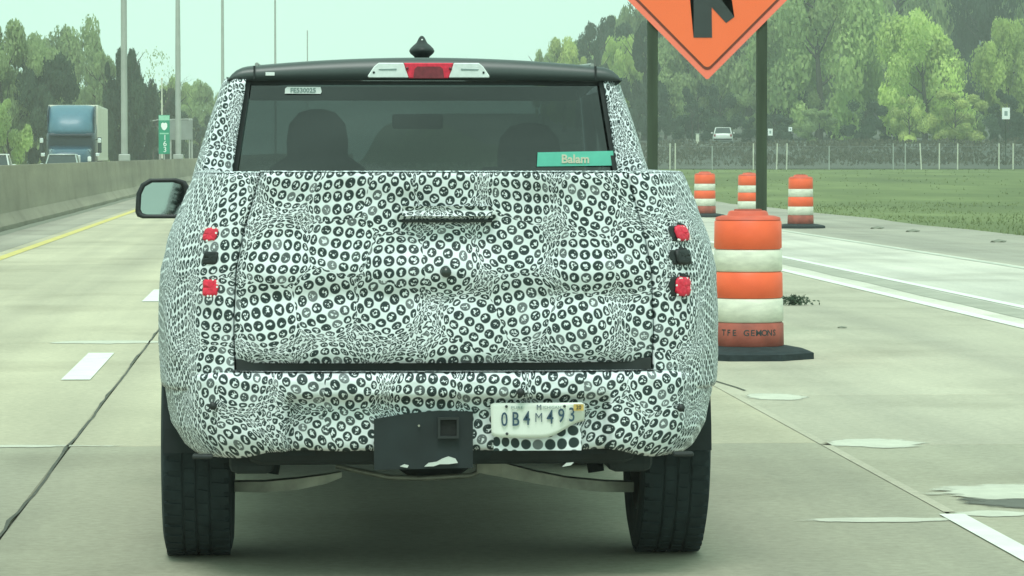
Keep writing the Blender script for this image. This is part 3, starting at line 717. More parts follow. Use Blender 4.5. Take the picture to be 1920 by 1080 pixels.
def trunk_mesh(seed, bare=False):
    rnd = random.Random(seed); q = MB()
    top = Vector((rnd.uniform(-.05,.05), rnd.uniform(-.05,.05), 1.0))
    q.tube([(0,0,-0.02), (0.01,0,0.25), top*0.6, top*(0.92)], [0.028, 0.021, 0.012, 0.004], 8)
    for i in range(14 if not bare else 60):
        h = rnd.uniform(0.28, 0.88); a = rnd.uniform(0, 6.28); l = rnd.uniform(0.15, 0.34)*(1.15-h*0.6)
        p0 = top*h; p1 = p0 + Vector((math.cos(a)*l*0.6, math.sin(a)*l*0.6, l*0.45)); p2 = p0 + Vector((math.cos(a)*l*1.0, math.sin(a)*l*1.0, l*1.0))
        q.tube([p0, p1, p2], [0.009, 0.005, 0.0015], 5, False)
        if bare:
            for k in range(4):
                b_ = rnd.uniform(0, 6.28); q.tube([p1, p1+Vector((math.cos(b_)*0.07, math.sin(b_)*0.07, 0.08)), p1+Vector((math.cos(b_)*0.12, math.sin(b_)*0.12, 0.15))], [0.004, 0.002, 0.0008], 4, False)
    return q
PROTO = {}
def proto(kind, leaf, seed, nblob, nleaf, ls):
    key = (kind, leaf, seed)
    if key not in PROTO:
        PROTO[key] = (crown_mesh(kind, seed, nblob, nleaf, ls).mesh('crown', M[leaf]), trunk_mesh(seed).mesh('trunk', M['bark']))
    return PROTO[key]
def tree(name, x, Y, topy, wpx, kind, leaf, label, cat='tree', group=None, seed=1, low=0.12, dens=1.0, X=None, H=None):
    X = px(x, Y) if X is None else X
    gz = terrain(X, Y)
    H = (pz(topy, Y) - gz) if H is None else H
    Rw = wpx/FPX*Y/2
    t = empty(name, (X, Y, gz), label=label, cat=cat, group=group)
    n = 27000 if wpx > 60 else 14000
    cm, tm = proto(kind, leaf, seed, 46 if kind != 'bush' else 20, int((n if kind != 'bush' else 11000)*dens), 0.027)
    c = bpy.data.objects.new('crown', cm); COL.objects.link(c); c.parent = t
    c.location = (0, 0, H*low); c.scale = (Rw, Rw*0.9, H*(1-low)); c.rotation_euler = (0, 0, (seed*1.7+x) % 6.28)
    b = bpy.data.objects.new('trunk' if name != 'bush' else 'stem', tm); COL.objects.link(b); b.parent = t
    b.scale = (H*0.9, H*0.9, H*0.92)
    return t

# --- right-hand wood, named by look and place
tree('spring_tree', 1742, 345, 26, 235, 'willow', 'leaf_light', 'broad bright spring-green tree at the far right, round top', seed=1, low=0.10)
tree('spring_tree', 1896, 352, 42, 125, 'willow', 'leaf_light', 'bright green tree at the right edge beside the small white sign', seed=2, low=0.2)
tree('broadleaf_tree', 1540, 352, -70, 290, 'willow', 'leaf_mid', 'big soft mid-green tree just right of the orange sign', seed=3, low=0.06)
tree('broadleaf_tree', 1405, 372, -50, 230, 'willow', 'leaf_dull', 'tall dull green tree behind the right half of the orange sign', seed=4, low=0.08)
tree('broadleaf_tree', 1290, 376, 20, 190, 'round', 'leaf_dull', 'dull olive-green tree behind the left post of the orange sign', seed=5, low=0.08)
tree('dark_tree', 1208, 350, 38, 130, 'cone', 'leaf_dark', 'dark tree whose crown stands just left of the orange sign', seed=6, low=0.05)
tree('dark_tree', 1118, 370, 62, 110, 'cone', 'leaf_dark', 'dark pointed tree above the right end of the pickup roof', seed=7, low=0.05)
tree('spring_tree', 1058, 385, 72, 110, 'round', 'leaf_yellow', 'yellow-green tree at the left end of the right-hand wood', seed=8, low=0.1)
tree('spring_tree', 1165, 392, 60, 100, 'round', 'leaf_light', 'light green tree between the two dark ones above the pickup roof', seed=9, low=0.1)
tree('spring_tree', 1018, 420, 92, 60, 'round', 'leaf_mid', 'lowest and leftmost green treetop peeping over the pickup roof', seed=3, low=0.1)
tree('bush', 1800, 338, 172, 150, 'bush', 'leaf_yellow', 'pale yellow bush in front of the broad bright tree', 'bush', seed=11, low=0.0)
tree('bush', 1712, 337, 182, 90, 'bush', 'leaf_yellow', 'smaller pale yellow bush left of the larger yellow one', 'bush', seed=12, low=0.0)
tree('bush', 1630, 340, 190, 110, 'bush', 'leaf_dark', 'dark bush below the gap between the mid-green and bright green trees', 'bush', seed=13, low=0.0)
tree('bush', 1900, 338, 180, 110, 'bush', 'leaf_dark', 'dark bush under the small white sign at the right edge', 'bush', seed=14, low=0.0)
tree('bush', 1540, 339, 205, 120, 'bush', 'leaf_dull', 'dull green bush behind the barrel nearest the grass', 'bush', seed=15, low=0.0)
tree('bush', 1455, 339, 215, 90, 'bush', 'leaf_dark', 'dark bush right beside the right post of the orange sign', 'bush', seed=13, low=0.0)
tree('bush', 1395, 345, 218, 70, 'bush', 'leaf_dark', 'dark bush just right of the small white car', 'bush', seed=16, low=0.0)
tree('bush', 1300, 345, 190, 110, 'bush', 'leaf_dark', 'dark bush left of the small white car', 'bush', seed=14, low=0.0)
tree('bush', 1230, 340, 170, 90, 'bush', 'leaf_dark', 'dark bush behind the left post of the orange sign', 'bush', seed=16, low=0.0)
rnd = random.Random(5)
for i in range(20):
    x = 1085 + i*46 + rnd.uniform(-12, 12); Y = rnd.uniform(405, 440) if i % 2 else rnd.uniform(450, 480)
    top = -90 + rnd.uniform(-30, 40) if x > 1230 else (60 - (x-1085)*0.5 + rnd.uniform(-5, 10))
    k = rnd.choice(['round', 'willow', 'round']); lf = rnd.choice(['leaf_dark', 'leaf_dull', 'leaf_dull', 'leaf_dull', 'leaf_mid'])
    tree('wood_tree', x, Y, top, rnd.uniform(130, 190), k, lf, 'tall tree in the hazy back row of the right-hand wood', group='trees in the back row of the right-hand wood', seed=rnd.choice([20, 21]), low=0.03)
for i in range(14):
    x = 1200 + i*54 + rnd.uniform(-10, 10)
    tree('undergrowth_bush', x, rnd.uniform(348, 366), rnd.uniform(140, 200), rnd.uniform(80, 120), 'bush', rnd.choice(['leaf_dark', 'leaf_dark', 'leaf_dull']), 'dark undergrowth bush at the foot of the right-hand wood', 'bush', 'undergrowth bushes at the foot of the right-hand wood', seed=rnd.choice([14, 16]), low=0.0)

# --- left side
LT = [(15, 262, 52, 210, 'round', 'leaf_dull', 'hazy mid-green tree at the far left, highest at that edge', 31, 0.08),
      (22, 215, 185, 110, 'bush', 'leaf_mid', 'light green bushy tree at the left edge beside the lorry', 32, 0.0),
      (75, 300, 78, 190, 'round', 'leaf_dull', 'mid-green tree behind the lorry cab', 33, 0.08),
      (148, 330, 60, 190, 'willow', 'leaf_dull', 'green tree with a tufted top above the lorry trailer', 34, 0.08),
      (88, 262, 106, 165, 'round', 'leaf_dark', 'dark round tree directly behind the blue lorry', 35, 0.03),
      (190, 300, 110, 120, 'round', 'leaf_dull', 'mid-green tree left of the nearest light pole', 33, 0.05),
      (232, 268, 90, 100, 'round', 'leaf_dark', 'dark tree with the higher top behind the nearest light pole', 36, 0.02),
      (262, 272, 118, 100, 'round', 'leaf_dark', 'dark tree right of the nearest light pole', 37, 0.02),
      (305, 300, 165, 110, 'round', 'leaf_dark', 'low dark tree behind the green median sign', 35, 0.02),
      (335, 380, 152, 110, 'round', 'leaf_mid', 'lighter green treetop left of the second light pole', 34, 0.05),
      (372, 360, 160, 110, 'round', 'leaf_dull', 'green tree between the second light pole and the pickup', 33, 0.03),
      (405, 390, 182, 60, 'round', 'leaf_dull', 'dull green tree whose edge meets the pickup pillar', 34, 0.03)]
for (x, Y, ty, wp, k, lf, lb, sd, lw) in LT:
    tree('bushy_tree' if lf != 'leaf_dark' else 'dark_tree', x, Y, ty, wp, k, lf, lb, seed=sd, low=lw)
t = empty('bare_tree', (px(288, 285), 285, 0), label='nearly bare tree with thin twigs right of the nearest light pole', cat='tree')
def twig_tree(seed):
    rn = random.Random(seed); q = MB()
    def grow(p, d, l, r, n_):
        p1 = p + d*l*0.5 + Vector((rn.gauss(0,.05), rn.gauss(0,.05), 0))*l; p2 = p1 + (d + Vector((rn.gauss(0,.18), rn.gauss(0,.18), 0.08))).normalized()*l*0.5
        q.tube([p, p1, p2], [r, r*0.8, r*0.6], 5 if r > 0.004 else 3, False)
        if n_ == 0: return
        for k in range(rn.choice([2, 3, 3])):
            dd = (d + Vector((rn.gauss(0,.55), rn.gauss(0,.55), rn.uniform(-.1, .3)))).normalized(); grow(p2 if k else p1, dd, l*rn.uniform(0.6, 0.8), r*0.55, n_-1)
    grow(Vector((0,0,-0.02)), Vector((0,0,1)), 0.42, 0.02, 6); return q
q = twig_tree(77); o = q.build('trunk', M['bark'], t); H = pz(88, 285); o.scale = (H*0.75, H*0.75, H*0.82)
o = crown_mesh('round', 78, 30, 260, 0.03).build('crown', M['leaf_dull'], t); o.scale = (2.0, 2.0, H*0.5); o.location = (0, 0, H*0.5)
for i in range(10):
    x = -20 + i*44
    tree('hedge_bush', x, 330+rnd.uniform(-15, 15), rnd.uniform(205, 235), 80, 'bush', 'leaf_dark', 'dark bush in the hedge line beyond the opposite road', 'bush', 'bushes in the hedge line beyond the opposite road', seed=rnd.choice([14, 16]), low=0.0)

# ================================================================== FENCE
FY = 205
f = empty('chain_link_fence', (px(1600, FY), FY, 0.5), label='long chain link fence with pale posts along the top of the grass', cat='fence')
posts = [1258, 1268, 1338, 1416, 1460, 1479, 1560, 1682, 1705, 1736, 1770, 1805, 1884, 1911, 1960]
ox = px(1600, FY)
for i, x in enumerate(posts):
    X = px(x, FY); gz = terrain(X, FY); lean = {1736: -0.10, 1460: 0.04, 1479: 0.03}.get(x, 0.0)
    h = 1.55 if x not in (1338, 1560) else 1.4
    q = MB(); q.tube([(X-ox, 0, gz-0.6), (X-ox+lean, 0, gz-0.5+h)], 0.040, 8)
    q.build('post', M['postwhite'] if x not in (1338, 1560, 1682, 1705) else M['galv'], f)
q = MB(); x0, x1 = px(1180, FY)-ox, px(1990, FY)-ox
h0 = 0.1; h1 = 1.42; st = 0.13; n = int((x1-x0)/st)
for i in range(n):
    xa = x0+i*st
    for s in (1, -1):
        xb = xa + s*(h1-h0)*0.9; w_ = 0.009
        q.add([(xa-w_, 0.01, h0), (xa+w_, 0.01, h0), (xb+w_, 0.01, h1), (xb-w_, 0.01, h1)], [(0,1,2,3)])
tag(q.build('wire_mesh', M['wire'], f), kind='stuff')
q = MB(); q.tube([(x0, 0.0, 1.43), (x1, 0.0, 1.45)], 0.02, 6); q.build('top_rail', M['wire'], f)

q = MB(); rn = random.Random(21)
for i in range(16000):
    Y = rn.uniform(212, 332); X = px(rn.uniform(1190, 1990), Y)
    if 304 < Y < 330 and rn.random() < 0.97: continue
    cl = noise.noise(Vector((X*0.25, Y*0.06, 7)))
    if cl < -0.05 and rn.random() < 0.8: continue
    p = Vector((X, Y, terrain(X, Y)+rn.uniform(0.02, 0.45)*(0.7+cl))); s_ = rn.uniform(0.05, 0.16)
    u = Vector((rn.gauss(0,1), rn.gauss(0,1), rn.gauss(0,1))).normalized()*s_; v = Vector((rn.gauss(0,.3), rn.gauss(0,.3), 1)).normalized()*s_
    b = len(q.v); q.v += [tuple(p-u), tuple(p+v), tuple(p+u), tuple(p-v)]; q.f.append((b, b+1, b+2, b+3)); q.sm.append(False)
tag(q.build('brush', leaf_mat('dry_brush', (0.125, 0.125, 0.10), 0.4)), 'dry grey-brown brush on the slope behind the chain link fence', kind='stuff')

# small white signs by the side road
def small_sign(x, Y, ytop, ybot, wpx, label, txt=None):
    X = px(x, Y); gz = terrain(X, Y); s = FPX/Y
    t = empty('small_sign', (X, Y, gz), label=label, cat='sign')
    q = MB(); q.box(-wpx/2/s, wpx/2/s, -0.01, 0.01, pz(ybot, Y)-gz, pz(ytop, Y)-gz, 0.004); q.build('sign_panel', M['label_white'], t)
    q = MB(); q.tube([(0, 0.04, 0), (0, 0.04, pz(ytop, Y)-gz)], 0.035, 8); q.build('post', M['wood'], t)
    q = MB(); q.box(-wpx/5/s, wpx/5/s, -0.014, -0.011, (pz(ybot, Y)*0.7+pz(ytop, Y)*0.3)-gz, (pz(ybot, Y)*0.3+pz(ytop, Y)*0.7)-gz); q.build('symbol', M['grey_ink'], t)
small_sign(1897, 215, 201, 223, 15, 'small white square sign on a post at the right edge above the fence')
small_sign(1448, 300, 241, 254, 9, 'tiny white sign just right of the right orange-sign post')
small_sign(1486, 305, 238, 246, 7, 'tiny pale sign farthest right of the two behind the fence middle')
q = MB(); q.box(-0.14, 0.14, -0.1, 0.1, 0, 0.85, 0.05); b_ = empty('utility_box', (px(1310, 300), 300, terrain(35, 300)), label='small pale box beside the side road left of the white car', cat='box')
q.build('casing', M['postwhite'], b_); q = MB(); q.box(-0.16, 0.16, -0.12, 0.12, 0.85, 0.92, 0.01); q.build('lid', M['galv'], b_)

# ================================================================== ORANGE SIGN
SY = 27.6
sg = empty('road_work_sign', (px(1328, SY), SY, 0), label='orange diamond road work sign with black added lane arrow on two dark posts', cat='sign')
s_ = FPX/SY; hd = 0.865                      # half diagonal
cz = pz(150, SY) + hd
def diamond(r, rc, n=6):                     # rounded diamond outline, corner radius rc
    pts = []
    for k in range(4):
        a0 = R(-90 + 90*k); c = Vector((math.cos(a0), math.sin(a0)))*(r-rc*math.sqrt(2))
        for j in range(n+1):
            a = a0 + R(-45 + 90*j/n); pts.append((c.x + rc*math.cos(a), c.y + rc*math.sin(a)))
    return pts
q = MB(); q.prism([(x, cz+z) for x, z in diamond(hd, 0.02)], -0.004, 0.004); fix_normals(q.build('sign_panel', M['sign_pink'], sg))
def ring(r0, r1, rc, y, name, m):
    a, b = diamond(r0, rc), diamond(r1, rc*0.8); n = len(a); q = MB()
    q.add([(x, y, cz+z) for x, z in a] + [(x, y, cz+z) for x, z in b], [(i, (i+1) % n, (i+1) % n+n, i+n) for i in range(n)]); return q.build(name, m, sg)
q = MB(); pp = diamond(hd-0.068, 0.045); q.add([(x, -0.0055, cz+z) for x, z in pp], [tuple(range(len(pp)))]); q.build('face', M['sign_orange'], sg)
ring(hd-0.062, hd-0.088, 0.05, -0.0075, 'border_line', M['sign_line'])
def ax(x): return (x-1328)/s_
def az(y): return pz(y, SY)
arrow = [(ax(1302), az(70)), (ax(1337), az(70)), (ax(1336), az(13)), (ax(1363.5), az(42.5)), (ax(1379), az(31)), (ax(1337), az(-24)), (ax(1337), az(-120)), (ax(1356), az(-120)), (ax(1320), az(-180)), (ax(1284), az(-120)), (ax(1302), az(-120))]
q = MB(); n = len(arrow)
bm = bmesh.new(); vv = [bm.verts.new((x, -0.009, z)) for x, z in arrow]; bm.faces.new(vv); bmesh.ops.triangulate(bm, faces=bm.faces[:]); q.bm(bm)
q.build('arrow', M['ink'], sg)
for k, (xa, wd) in enumerate(((1226, 0.078), (1433, 0.078))):
    q = MB(); xm = ax(xa); q.box(xm-wd/2, xm+wd/2, 0.012, 0.10, 0, cz+0.25, 0.006); q.build('post', M['wood'], sg)
for xa in (1226, 1433):
    q = MB(); q.lathe([(0.0, -0.012), (0.012, -0.012), (0.014, 0.0)], 8, (0, 0, 0)); q.v = [(ax(xa)+a, -0.006+c*0.3, cz+b) for a, b, c in q.v]; q.build('bolt', M['galv'], sg)

# ================================================================== BARRELS
def barrel(loc, label, rz=0.0, brick=0):
    t = empty('traffic_barrel', loc, rz, label=label, cat='traffic barrel', group='orange and white traffic barrels along the lane taper')
    k = 1.0
    z = [0.085, 0.263, 0.436, 0.627, 0.788, 1.000]
    rr = [0.262, 0.258, 0.253, 0.249, 0.245, 0.240]
    names = [('dull_orange', 0), ('white_band', 1), ('orange', 2), ('white_band', 3), ('orange', 4)]
    for m_, i in names:
        q = MB(); r0 = rr[i]; z0, z1 = z[i], z[i+1]
        q.lathe([(r0-0.012, z0+0.001), (r0, z0+0.012), (r0-0.003, z1-0.012), (r0-0.014, z1-0.001)], 40)
        q.build('lower_body' if i == 0 else 'reflective_band', M[m_], t)
    q = MB(); q.lathe([(0.238, 0.999), (0.232, 1.018), (0.19, 1.030), (0.150, 1.032), (0.140, 1.058), (0.125, 1.066), (0.0, 1.066)], 40); q.build('top_cap', M['orange_shell'], t)
    q = MB(); q.box(-0.10, 0.10, -0.014, 0.014, 1.06, 1.078, 0.006); q.build('handle_or_shadow_bar', M['dull_orange'], t)
    q = MB(); n = 8
    prof_ = [(0.50, 0.0), (0.50, 0.045), (0.46, 0.062), (0.33, 0.085), (0.24, 0.095)]
    v = []
    for (r, h) in prof_:
        for j in range(n):
            a = 2*math.pi*(j+0.5)/n; sq = 1.0/max(abs(math.cos(a)), abs(math.sin(a)))*0.93
            v.append((r*sq*math.cos(a)*0.98, r*sq*math.sin(a)*0.98, h))
    q.add(v, [(i*n+j, i*n+(j+1) % n, (i+1)*n+(j+1) % n, (i+1)*n+j) for i in range(len(prof_)-1) for j in range(n)], False)
    b = q.build('rubber_base', M['rubber'], t)
    return t
b1 = barrel((px(1406, 25.15), 25.15, 0.0), 'nearest and largest orange and white barrel, right beside the pickup')
def cyl_text(s, size, m, parent, r, z, a0):
    for i, ch in enumerate(s):
        if ch == ' ': continue
        a = a0 + i*size*0.72/r
        text(ch, size, m, parent, (r*math.sin(a), -r*math.cos(a), z), 'letter', rot=(R(90), 0, a), bold=0.001)
cyl_text('TFE GEMONS', 0.062, M['ink'], b1, 0.260, 0.190, -0.85)
tag(barrel((px(1324, 82), 82, 0), 'far barrel closest to the pickup, leftmost of the three small ones', 0.4))
tag(barrel((px(1408, 77.5), 77.5, 0), 'far barrel half hidden behind the nearest barrel, below the right sign post', 0.9))
tag(barrel((px(1506, 69.5), 69.5, 0), 'far barrel at the right, nearest the grass, standing clear of the others', 0.2))

# ================================================================== PICKUP
T = empty('pickup_truck', (0.514, 11.85, 0), label='pickup truck in black and white dotted disguise wrap driving ahead', cat='pickup truck')
HW = [(0.30, .80), (.38, .81), (.40, .845), (.437, .892), (.533, .956), (.686, .982), (.877, .99), (1.07, .98), (1.20, .945), (1.298, .905), (1.394, .865), (1.46, .84)]
def hw(z):
    for (a, wa), (b, wb) in zip(HW, HW[1:]):
        if z <= b:
            t = max(0, (z-a)/(b-a)); return wa+(wb-wa)*t
    return HW[-1][1]
D, NE = 0.62, 3.4
PLAN = []                                    # (xf, y, s)
_s = 0; _p = None
for i in range(181):
    th = math.pi/2*i/180
    xf = math.sin(th)**(2/NE) if th > 0 else 0; yv = D*(1-max(0, math.cos(th))**(2/NE))
    if i == 180: xf, yv = 1.0, D
    if _p: _s += math.hypot((xf-_p[0])*0.98, yv-_p[1])
    PLAN.append((xf, yv, _s)); _p = (xf, yv)
SEND = _s
def plan(s):
    s = abs(s)
    if s >= SEND: return 1.0, D + (s-SEND)
    lo, hi = 0, len(PLAN)-1
    while hi-lo > 1:
        m_ = (lo+hi)//2
        if PLAN[m_][2] <= s: lo = m_
        else: hi = m_
    a, b = PLAN[lo], PLAN[hi]; t = (s-a[2])/max(1e-9, b[2]-a[2])
    return a[0]+(b[0]-a[0])*t, a[1]+(b[1]-a[1])*t
def s_of_x(x):                               # arc position of lateral offset x (x/0.98)
    xf = abs(x)/0.98
    for a, b in zip(PLAN, PLAN[1:]):
        if b[0] >= xf: return math.copysign(a[2]+(b[2]-a[2])*(xf-a[0])/max(1e-9, b[0]-a[0]), x)
    return math.copysign(SEND, x)
def wob(s, z):
    a = noise.noise(Vector((s*3.2, z*3.2, 1.3)))*0.004 + noise.noise(Vector((s*8.5, z*8.5, 4.1)))*0.003
    r = 1-abs(noise.noise(Vector((s*5.1, z*5.1, 9.7))))*2.2
    return a + max(0, r)**4*0.004
def feat(x, z):
    e = smooth(0.72, 0.60, abs(x)); d = 0
    d += 0.013*math.exp(-((z-1.075)/.055)**2)*e - 0.011*math.exp(-((z-.985)/.035)**2)*e
    d += 0.005*math.exp(-((z-.86)/.05)**2)*e
    d += 0.014*smooth(1.30, 1.40, z)
    if z < 1.252: d -= 0.030*smooth(0.19, 0.13, abs(x-0.006))*smooth(1.08, 1.20, z)
    d -= 0.05*smooth(0.80, 0.76, z)*0.3
    return d
def body_pt(s, z, extra=0.0, f=None, inset=0.0):
    xf, y = plan(s); sg_ = -1 if s < 0 else 1; W = hw(z)
    nx = xf**6; ny = 1-nx; l = math.hypot(nx, ny); nx, ny = nx/l, ny/l
    d = wob(s, z) + extra + (f(sg_*xf*W, z) if f else 0)
    return (sg_*(xf*W + nx*d), y - ny*d, z)
def panel(name, s0, s1, z0, z1, f=None, extra=0.0, res=0.016, m=None, parent=T, thick=0.012, edge=0.0, cut=None, uvo=(0, 0)):
    nu = max(2, int(abs(s1-s0)/res)); nv = max(2, int(abs(z1-z0)/res)); q = MB()
    def fn(i, j):
        s = s0+(s1-s0)*i/nu; z = z0+(z1-z0)*j/nv
        e = min(i, nu-i, j, nv-j); ex = extra - (edge if e == 0 else 0)
        return body_pt(s, z, ex, f), (s+math.copysign(1.1*max(0, abs(s)-0.86), s)+uvo[0], z+uvo[1])
    q.grid(fn, nu, nv)
    if cut: q = cut(q)
    o = q.build(name, m or M['camo'], parent); solidify(o, thick, -1); return o
def arch_cut(cy, cz_, rad):
    def c(q):
        ins = []
        for i, v in enumerate(q.v):
            d = math.hypot(v[1]-cy, v[2]-cz_); ins.append(d < rad)
        nf, ns = [], []
        used = set()
        for fc, sm_ in zip(q.f, q.sm):
            if all(ins[k] for k in fc): continue
            nf.append(fc); ns.append(sm_); used.update(fc)
        for i in used:
            if ins[i]:
                v = q.v[i]; d = math.hypot(v[1]-cy, v[2]-cz_) or 1; q.v[i] = (v[0], cy+(v[1]-cy)*rad/d, cz_+(v[2]-cz_)*rad/d)
        q.f, q.sm = nf, ns
        return q
    return c
WY = 1.04; WZ = 0.415; WR = 0.415            # rear wheel centre and radius
FYW = 4.75                                   # front wheel
xs_ = 0.712
sT = s_of_x(xs_)
YC = 1.72                                    # rear of the cab
sY = lambda y: SEND + (y - D)
tg = panel('tailgate', -sT+0.003, sT-0.003, 0.762, 1.412, feat, edge=0.006, res=0.0135)
# tailgate top cap and inner face
q = MB(); q.grid(lambda i, j: (Vector(body_pt(-sT+2*sT*i/60, 1.412, -0.002, feat)) + Vector((0, 0.055*j/3, 0.004*math.sin(j*1.05))), (-sT+2*sT*i/60, 1.42+0.055*j/3)), 60, 3)
q.build('top_edge', M['camo'], tg)
q = MB(); q.box(-0.148, 0.160, 0.012, 0.05, 1.240, 1.2505, 0.002); q.build('handle_or_shadow_bar', M['black'], tg)  # black bar painted in as the shadow line below the tailgate grip
q = MB(); q.grid(lambda i, j: ((-0.146+0.304*i/14, -0.016+0.004*abs(i-7)/7 + 0.004*(j % 3), 1.262+0.034*j/3), (0.9+0.304*i/14, 2.1+0.034*j/3)), 14, 3)
q.build('handle_cover', M['camo'], tg)
q = MB(); q.lathe([(0.0, -0.016), (0.014, -0.014), (0.018, -0.004), (0.018, 0.02)], 16); q.v = [(a+0.002, -0.020+c, b+1.072) for a, b, c in q.v]; q.build('camera_lens', M['black_paint'], tg)
cutr = arch_cut(WY, WZ, 0.49)
for sgn in (-1, 1):
    qs = lambda a, b: (sgn*a, sgn*b)
    def bs(name, a, b, z0, z1, **k):
        lo, hi = min(sgn*a, sgn*b), max(sgn*a, sgn*b); return panel(name, lo, hi, z0, z1, **k)
    side = bs('bed_side', sT+0.003, sY(YC), 0.66, 1.408, cut=cutr, edge=0.003, thick=0.02)
    q = MB(); q.grid(lambda i, j: (Vector(body_pt(sgn*(sT+0.003+(sY(YC)-sT-0.003)*i/50), 1.408, -0.001)) + Vector((-sgn*0.06*j/3*smooth(4, 16, i), 0.06*j/3*(1-smooth(4, 16, i)), 0.006*math.sin(j*1.05))), (sgn*(sT+2.0*i/50), 1.45+0.1*j/3)), 50, 3)
    q.build('rail_cap', M['camo'], side)
    # disguised lamp openings: two red, one black
    for zz, hh, kind in ((1.199, 0.022, 'redlens'), (1.118, 0.021, 'black'), (1.017, 0.028, 'redlens')):
        sc_ = s_of_x((0.797 if sgn < 0 else 0.822)*0.98/hw(zz)); wdt = 0.030
        def lampgrid(q, ds, dz, off, rough=0.0, c0=0.0):
            q.grid(lambda i, j: (body_pt(sgn*(sc_ + c0 + ds*(-1+i/4.0)), zz+dz*(-1+j/3.0), off + rough*noise.noise(Vector((i*3.1, j*2.7, zz*30)))), (0, 0)), 8, 6)
        q = MB(); nA = 40; rl = random.Random(int(zz*900)+sgn)
        jag = [rl.uniform(-0.09, 0.05) if kind == 'redlens' else rl.uniform(-.03, .03) for _ in range(nA)]
        def polar(i, j):
            a = 2*math.pi*(i % nA)/nA; ca, sa = math.cos(a), math.sin(a); k_ = j/5
            e = 0.35 if sgn < 0 or kind != 'redlens' else 0.6
            x_ = math.copysign(abs(ca)**e, ca)*(1+jag[i % nA]*(j == 5)); z_ = math.copysign(abs(sa)**e, sa)*(1+jag[(i*7) % nA]*(j == 5))
            return (body_pt(sgn*(sc_ + wdt*1.04*x_*k_), zz+hh*1.04*z_*k_, 0.005 + 0.003*noise.noise(Vector((x_*k_*6, z_*k_*6, zz*30))) - 0.004*(j == 5)), (0, 0))
        q.grid(polar, nA, 5)
        o = q.build('tail_light' if kind == 'redlens' else 'lamp_blank', M[kind], T); solidify(o, 0.008)
        if sgn > 0:
            q = MB(); lampgrid(q, wdt*1.28, hh*1.2, 0.002, 0.002, -0.012); solidify(q.build('lamp_surround', M['black'], o), 0.004)
            q = MB(); pts = []
            for (da, db, rr_) in ((-1.45, 0.2, 0.018), (0.1, 1.15, 0.014), (0.75, 0.95, 0.013)):
                n_ = 14
                base = [body_pt(sgn*(sc_ + wdt*da + rr_*math.cos(2*math.pi*k/n_)), zz + hh*db + rr_*math.sin(2*math.pi*k/n_), 0.0035) for k in range(n_)]
                q.add(base, [tuple(range(n_))])
            tag(q.build('dot_edge', M['black'], o), kind='stuff')
        if kind == 'redlens':
            q = MB()
            rn = random.Random(int(zz*1000)+sgn)
            for k in range(9):
                a = rn.uniform(0, 6.28); ex, ez = math.cos(a), math.sin(a)
                ex = max(-1, min(1, ex*1.4)); ez = max(-1, min(1, ez*1.4))
                p = Vector(body_pt(sgn*(sc_+wdt*ex), zz+hh*ez, 0.010)); q.lathe([(0.0, 0), (0.004, 0)], 6, (0,0,0)); 
                nv_ = 12; q.v[-nv_:] = [(p.x+c[0], p.y-0.001, p.z+c[1]) for c in q.v[-nv_:]]
            q.build('fleck', M['label_white'], o)
# bumper: wraps round both corners, step under the middle
SB = sY(0.50)
def bump_f(x, z):
    d = 0.035*smooth(0.40, 0.50, z)*smooth(0.95, 0.75, abs(x)) - 0.012 - 0.052*smooth(0.652, 0.636, z)*smooth(0.555, 0.538, abs(x-0.01))
    d -= 0.03*smooth(0.71, 0.735, z)
    return d
def zlow(sv):
    a = abs(sv); return 0.462 - 0.030*smooth(s_of_x(0.60), s_of_x(0.80), a)*(1-0.5*smooth(sY(0.2), sY(0.5), a)) + 0.004*noise.noise(Vector((sv*9, 0, 2)))
q = MB(); nu, nv = 230, 22
def bgrid(i, j):
    sv = -SB+2*SB*i/nu; zl = zlow(sv); z = zl+(0.732-zl)*j/nv
    return body_pt(sv, z, -0.006 if j == 0 else 0, bump_f), (sv+math.copysign(1.1*max(0, abs(sv)-0.86), sv)+0.35, z+3.0)
q.grid(bgrid, nu, nv); bp_ = q.build('bumper', M['camo'], T); solidify(bp_, 0.012, -1)
for sgn in (-1, 1):
    q = MB(); bx = sorted((sgn*0.79, sgn*0.86)); q.box(bx[0], bx[1], 0.10, 0.15, 0.432, 0.447, 0.005); q.build('slot_shade_bar', M['black'], bp_)  # black bar painted in for the shade inside a bumper slot
q = MB(); q.grid(lambda i, j: (Vector(body_pt(-SB+2*SB*i/110, 0.732, 0.002)) + Vector((-0.14*j/3*(body_pt(-SB+2*SB*i/110, .73)[0])*(0.2), 0.10*j/3, 0.002)), (-SB+2*SB*i/110, 3.74+0.1*j/3)), 110, 3)
q.build('step_top', M['camo'], bp_)
q = MB(); q.box(-0.709, 0.709, 0.070, 0.16, 0.72, 0.775, 0.002); q.build('gap_filler', M['black'], T)
for xx, zz in ((-0.785, 0.615), (0.255, 0.665), (0.81, 0.60)):
    q = MB(); bx, by, _ = body_pt(s_of_x(xx), zz, 0.034); q.lathe([(0.0, -0.003), (0.012, -0.002), (0.014, 0.006)], 12)
    q.v = [(bx+a, by+c-0.001, zz+b) for a, b, c in q.v]; q.build('parking_sensor', M['black'], bp_)
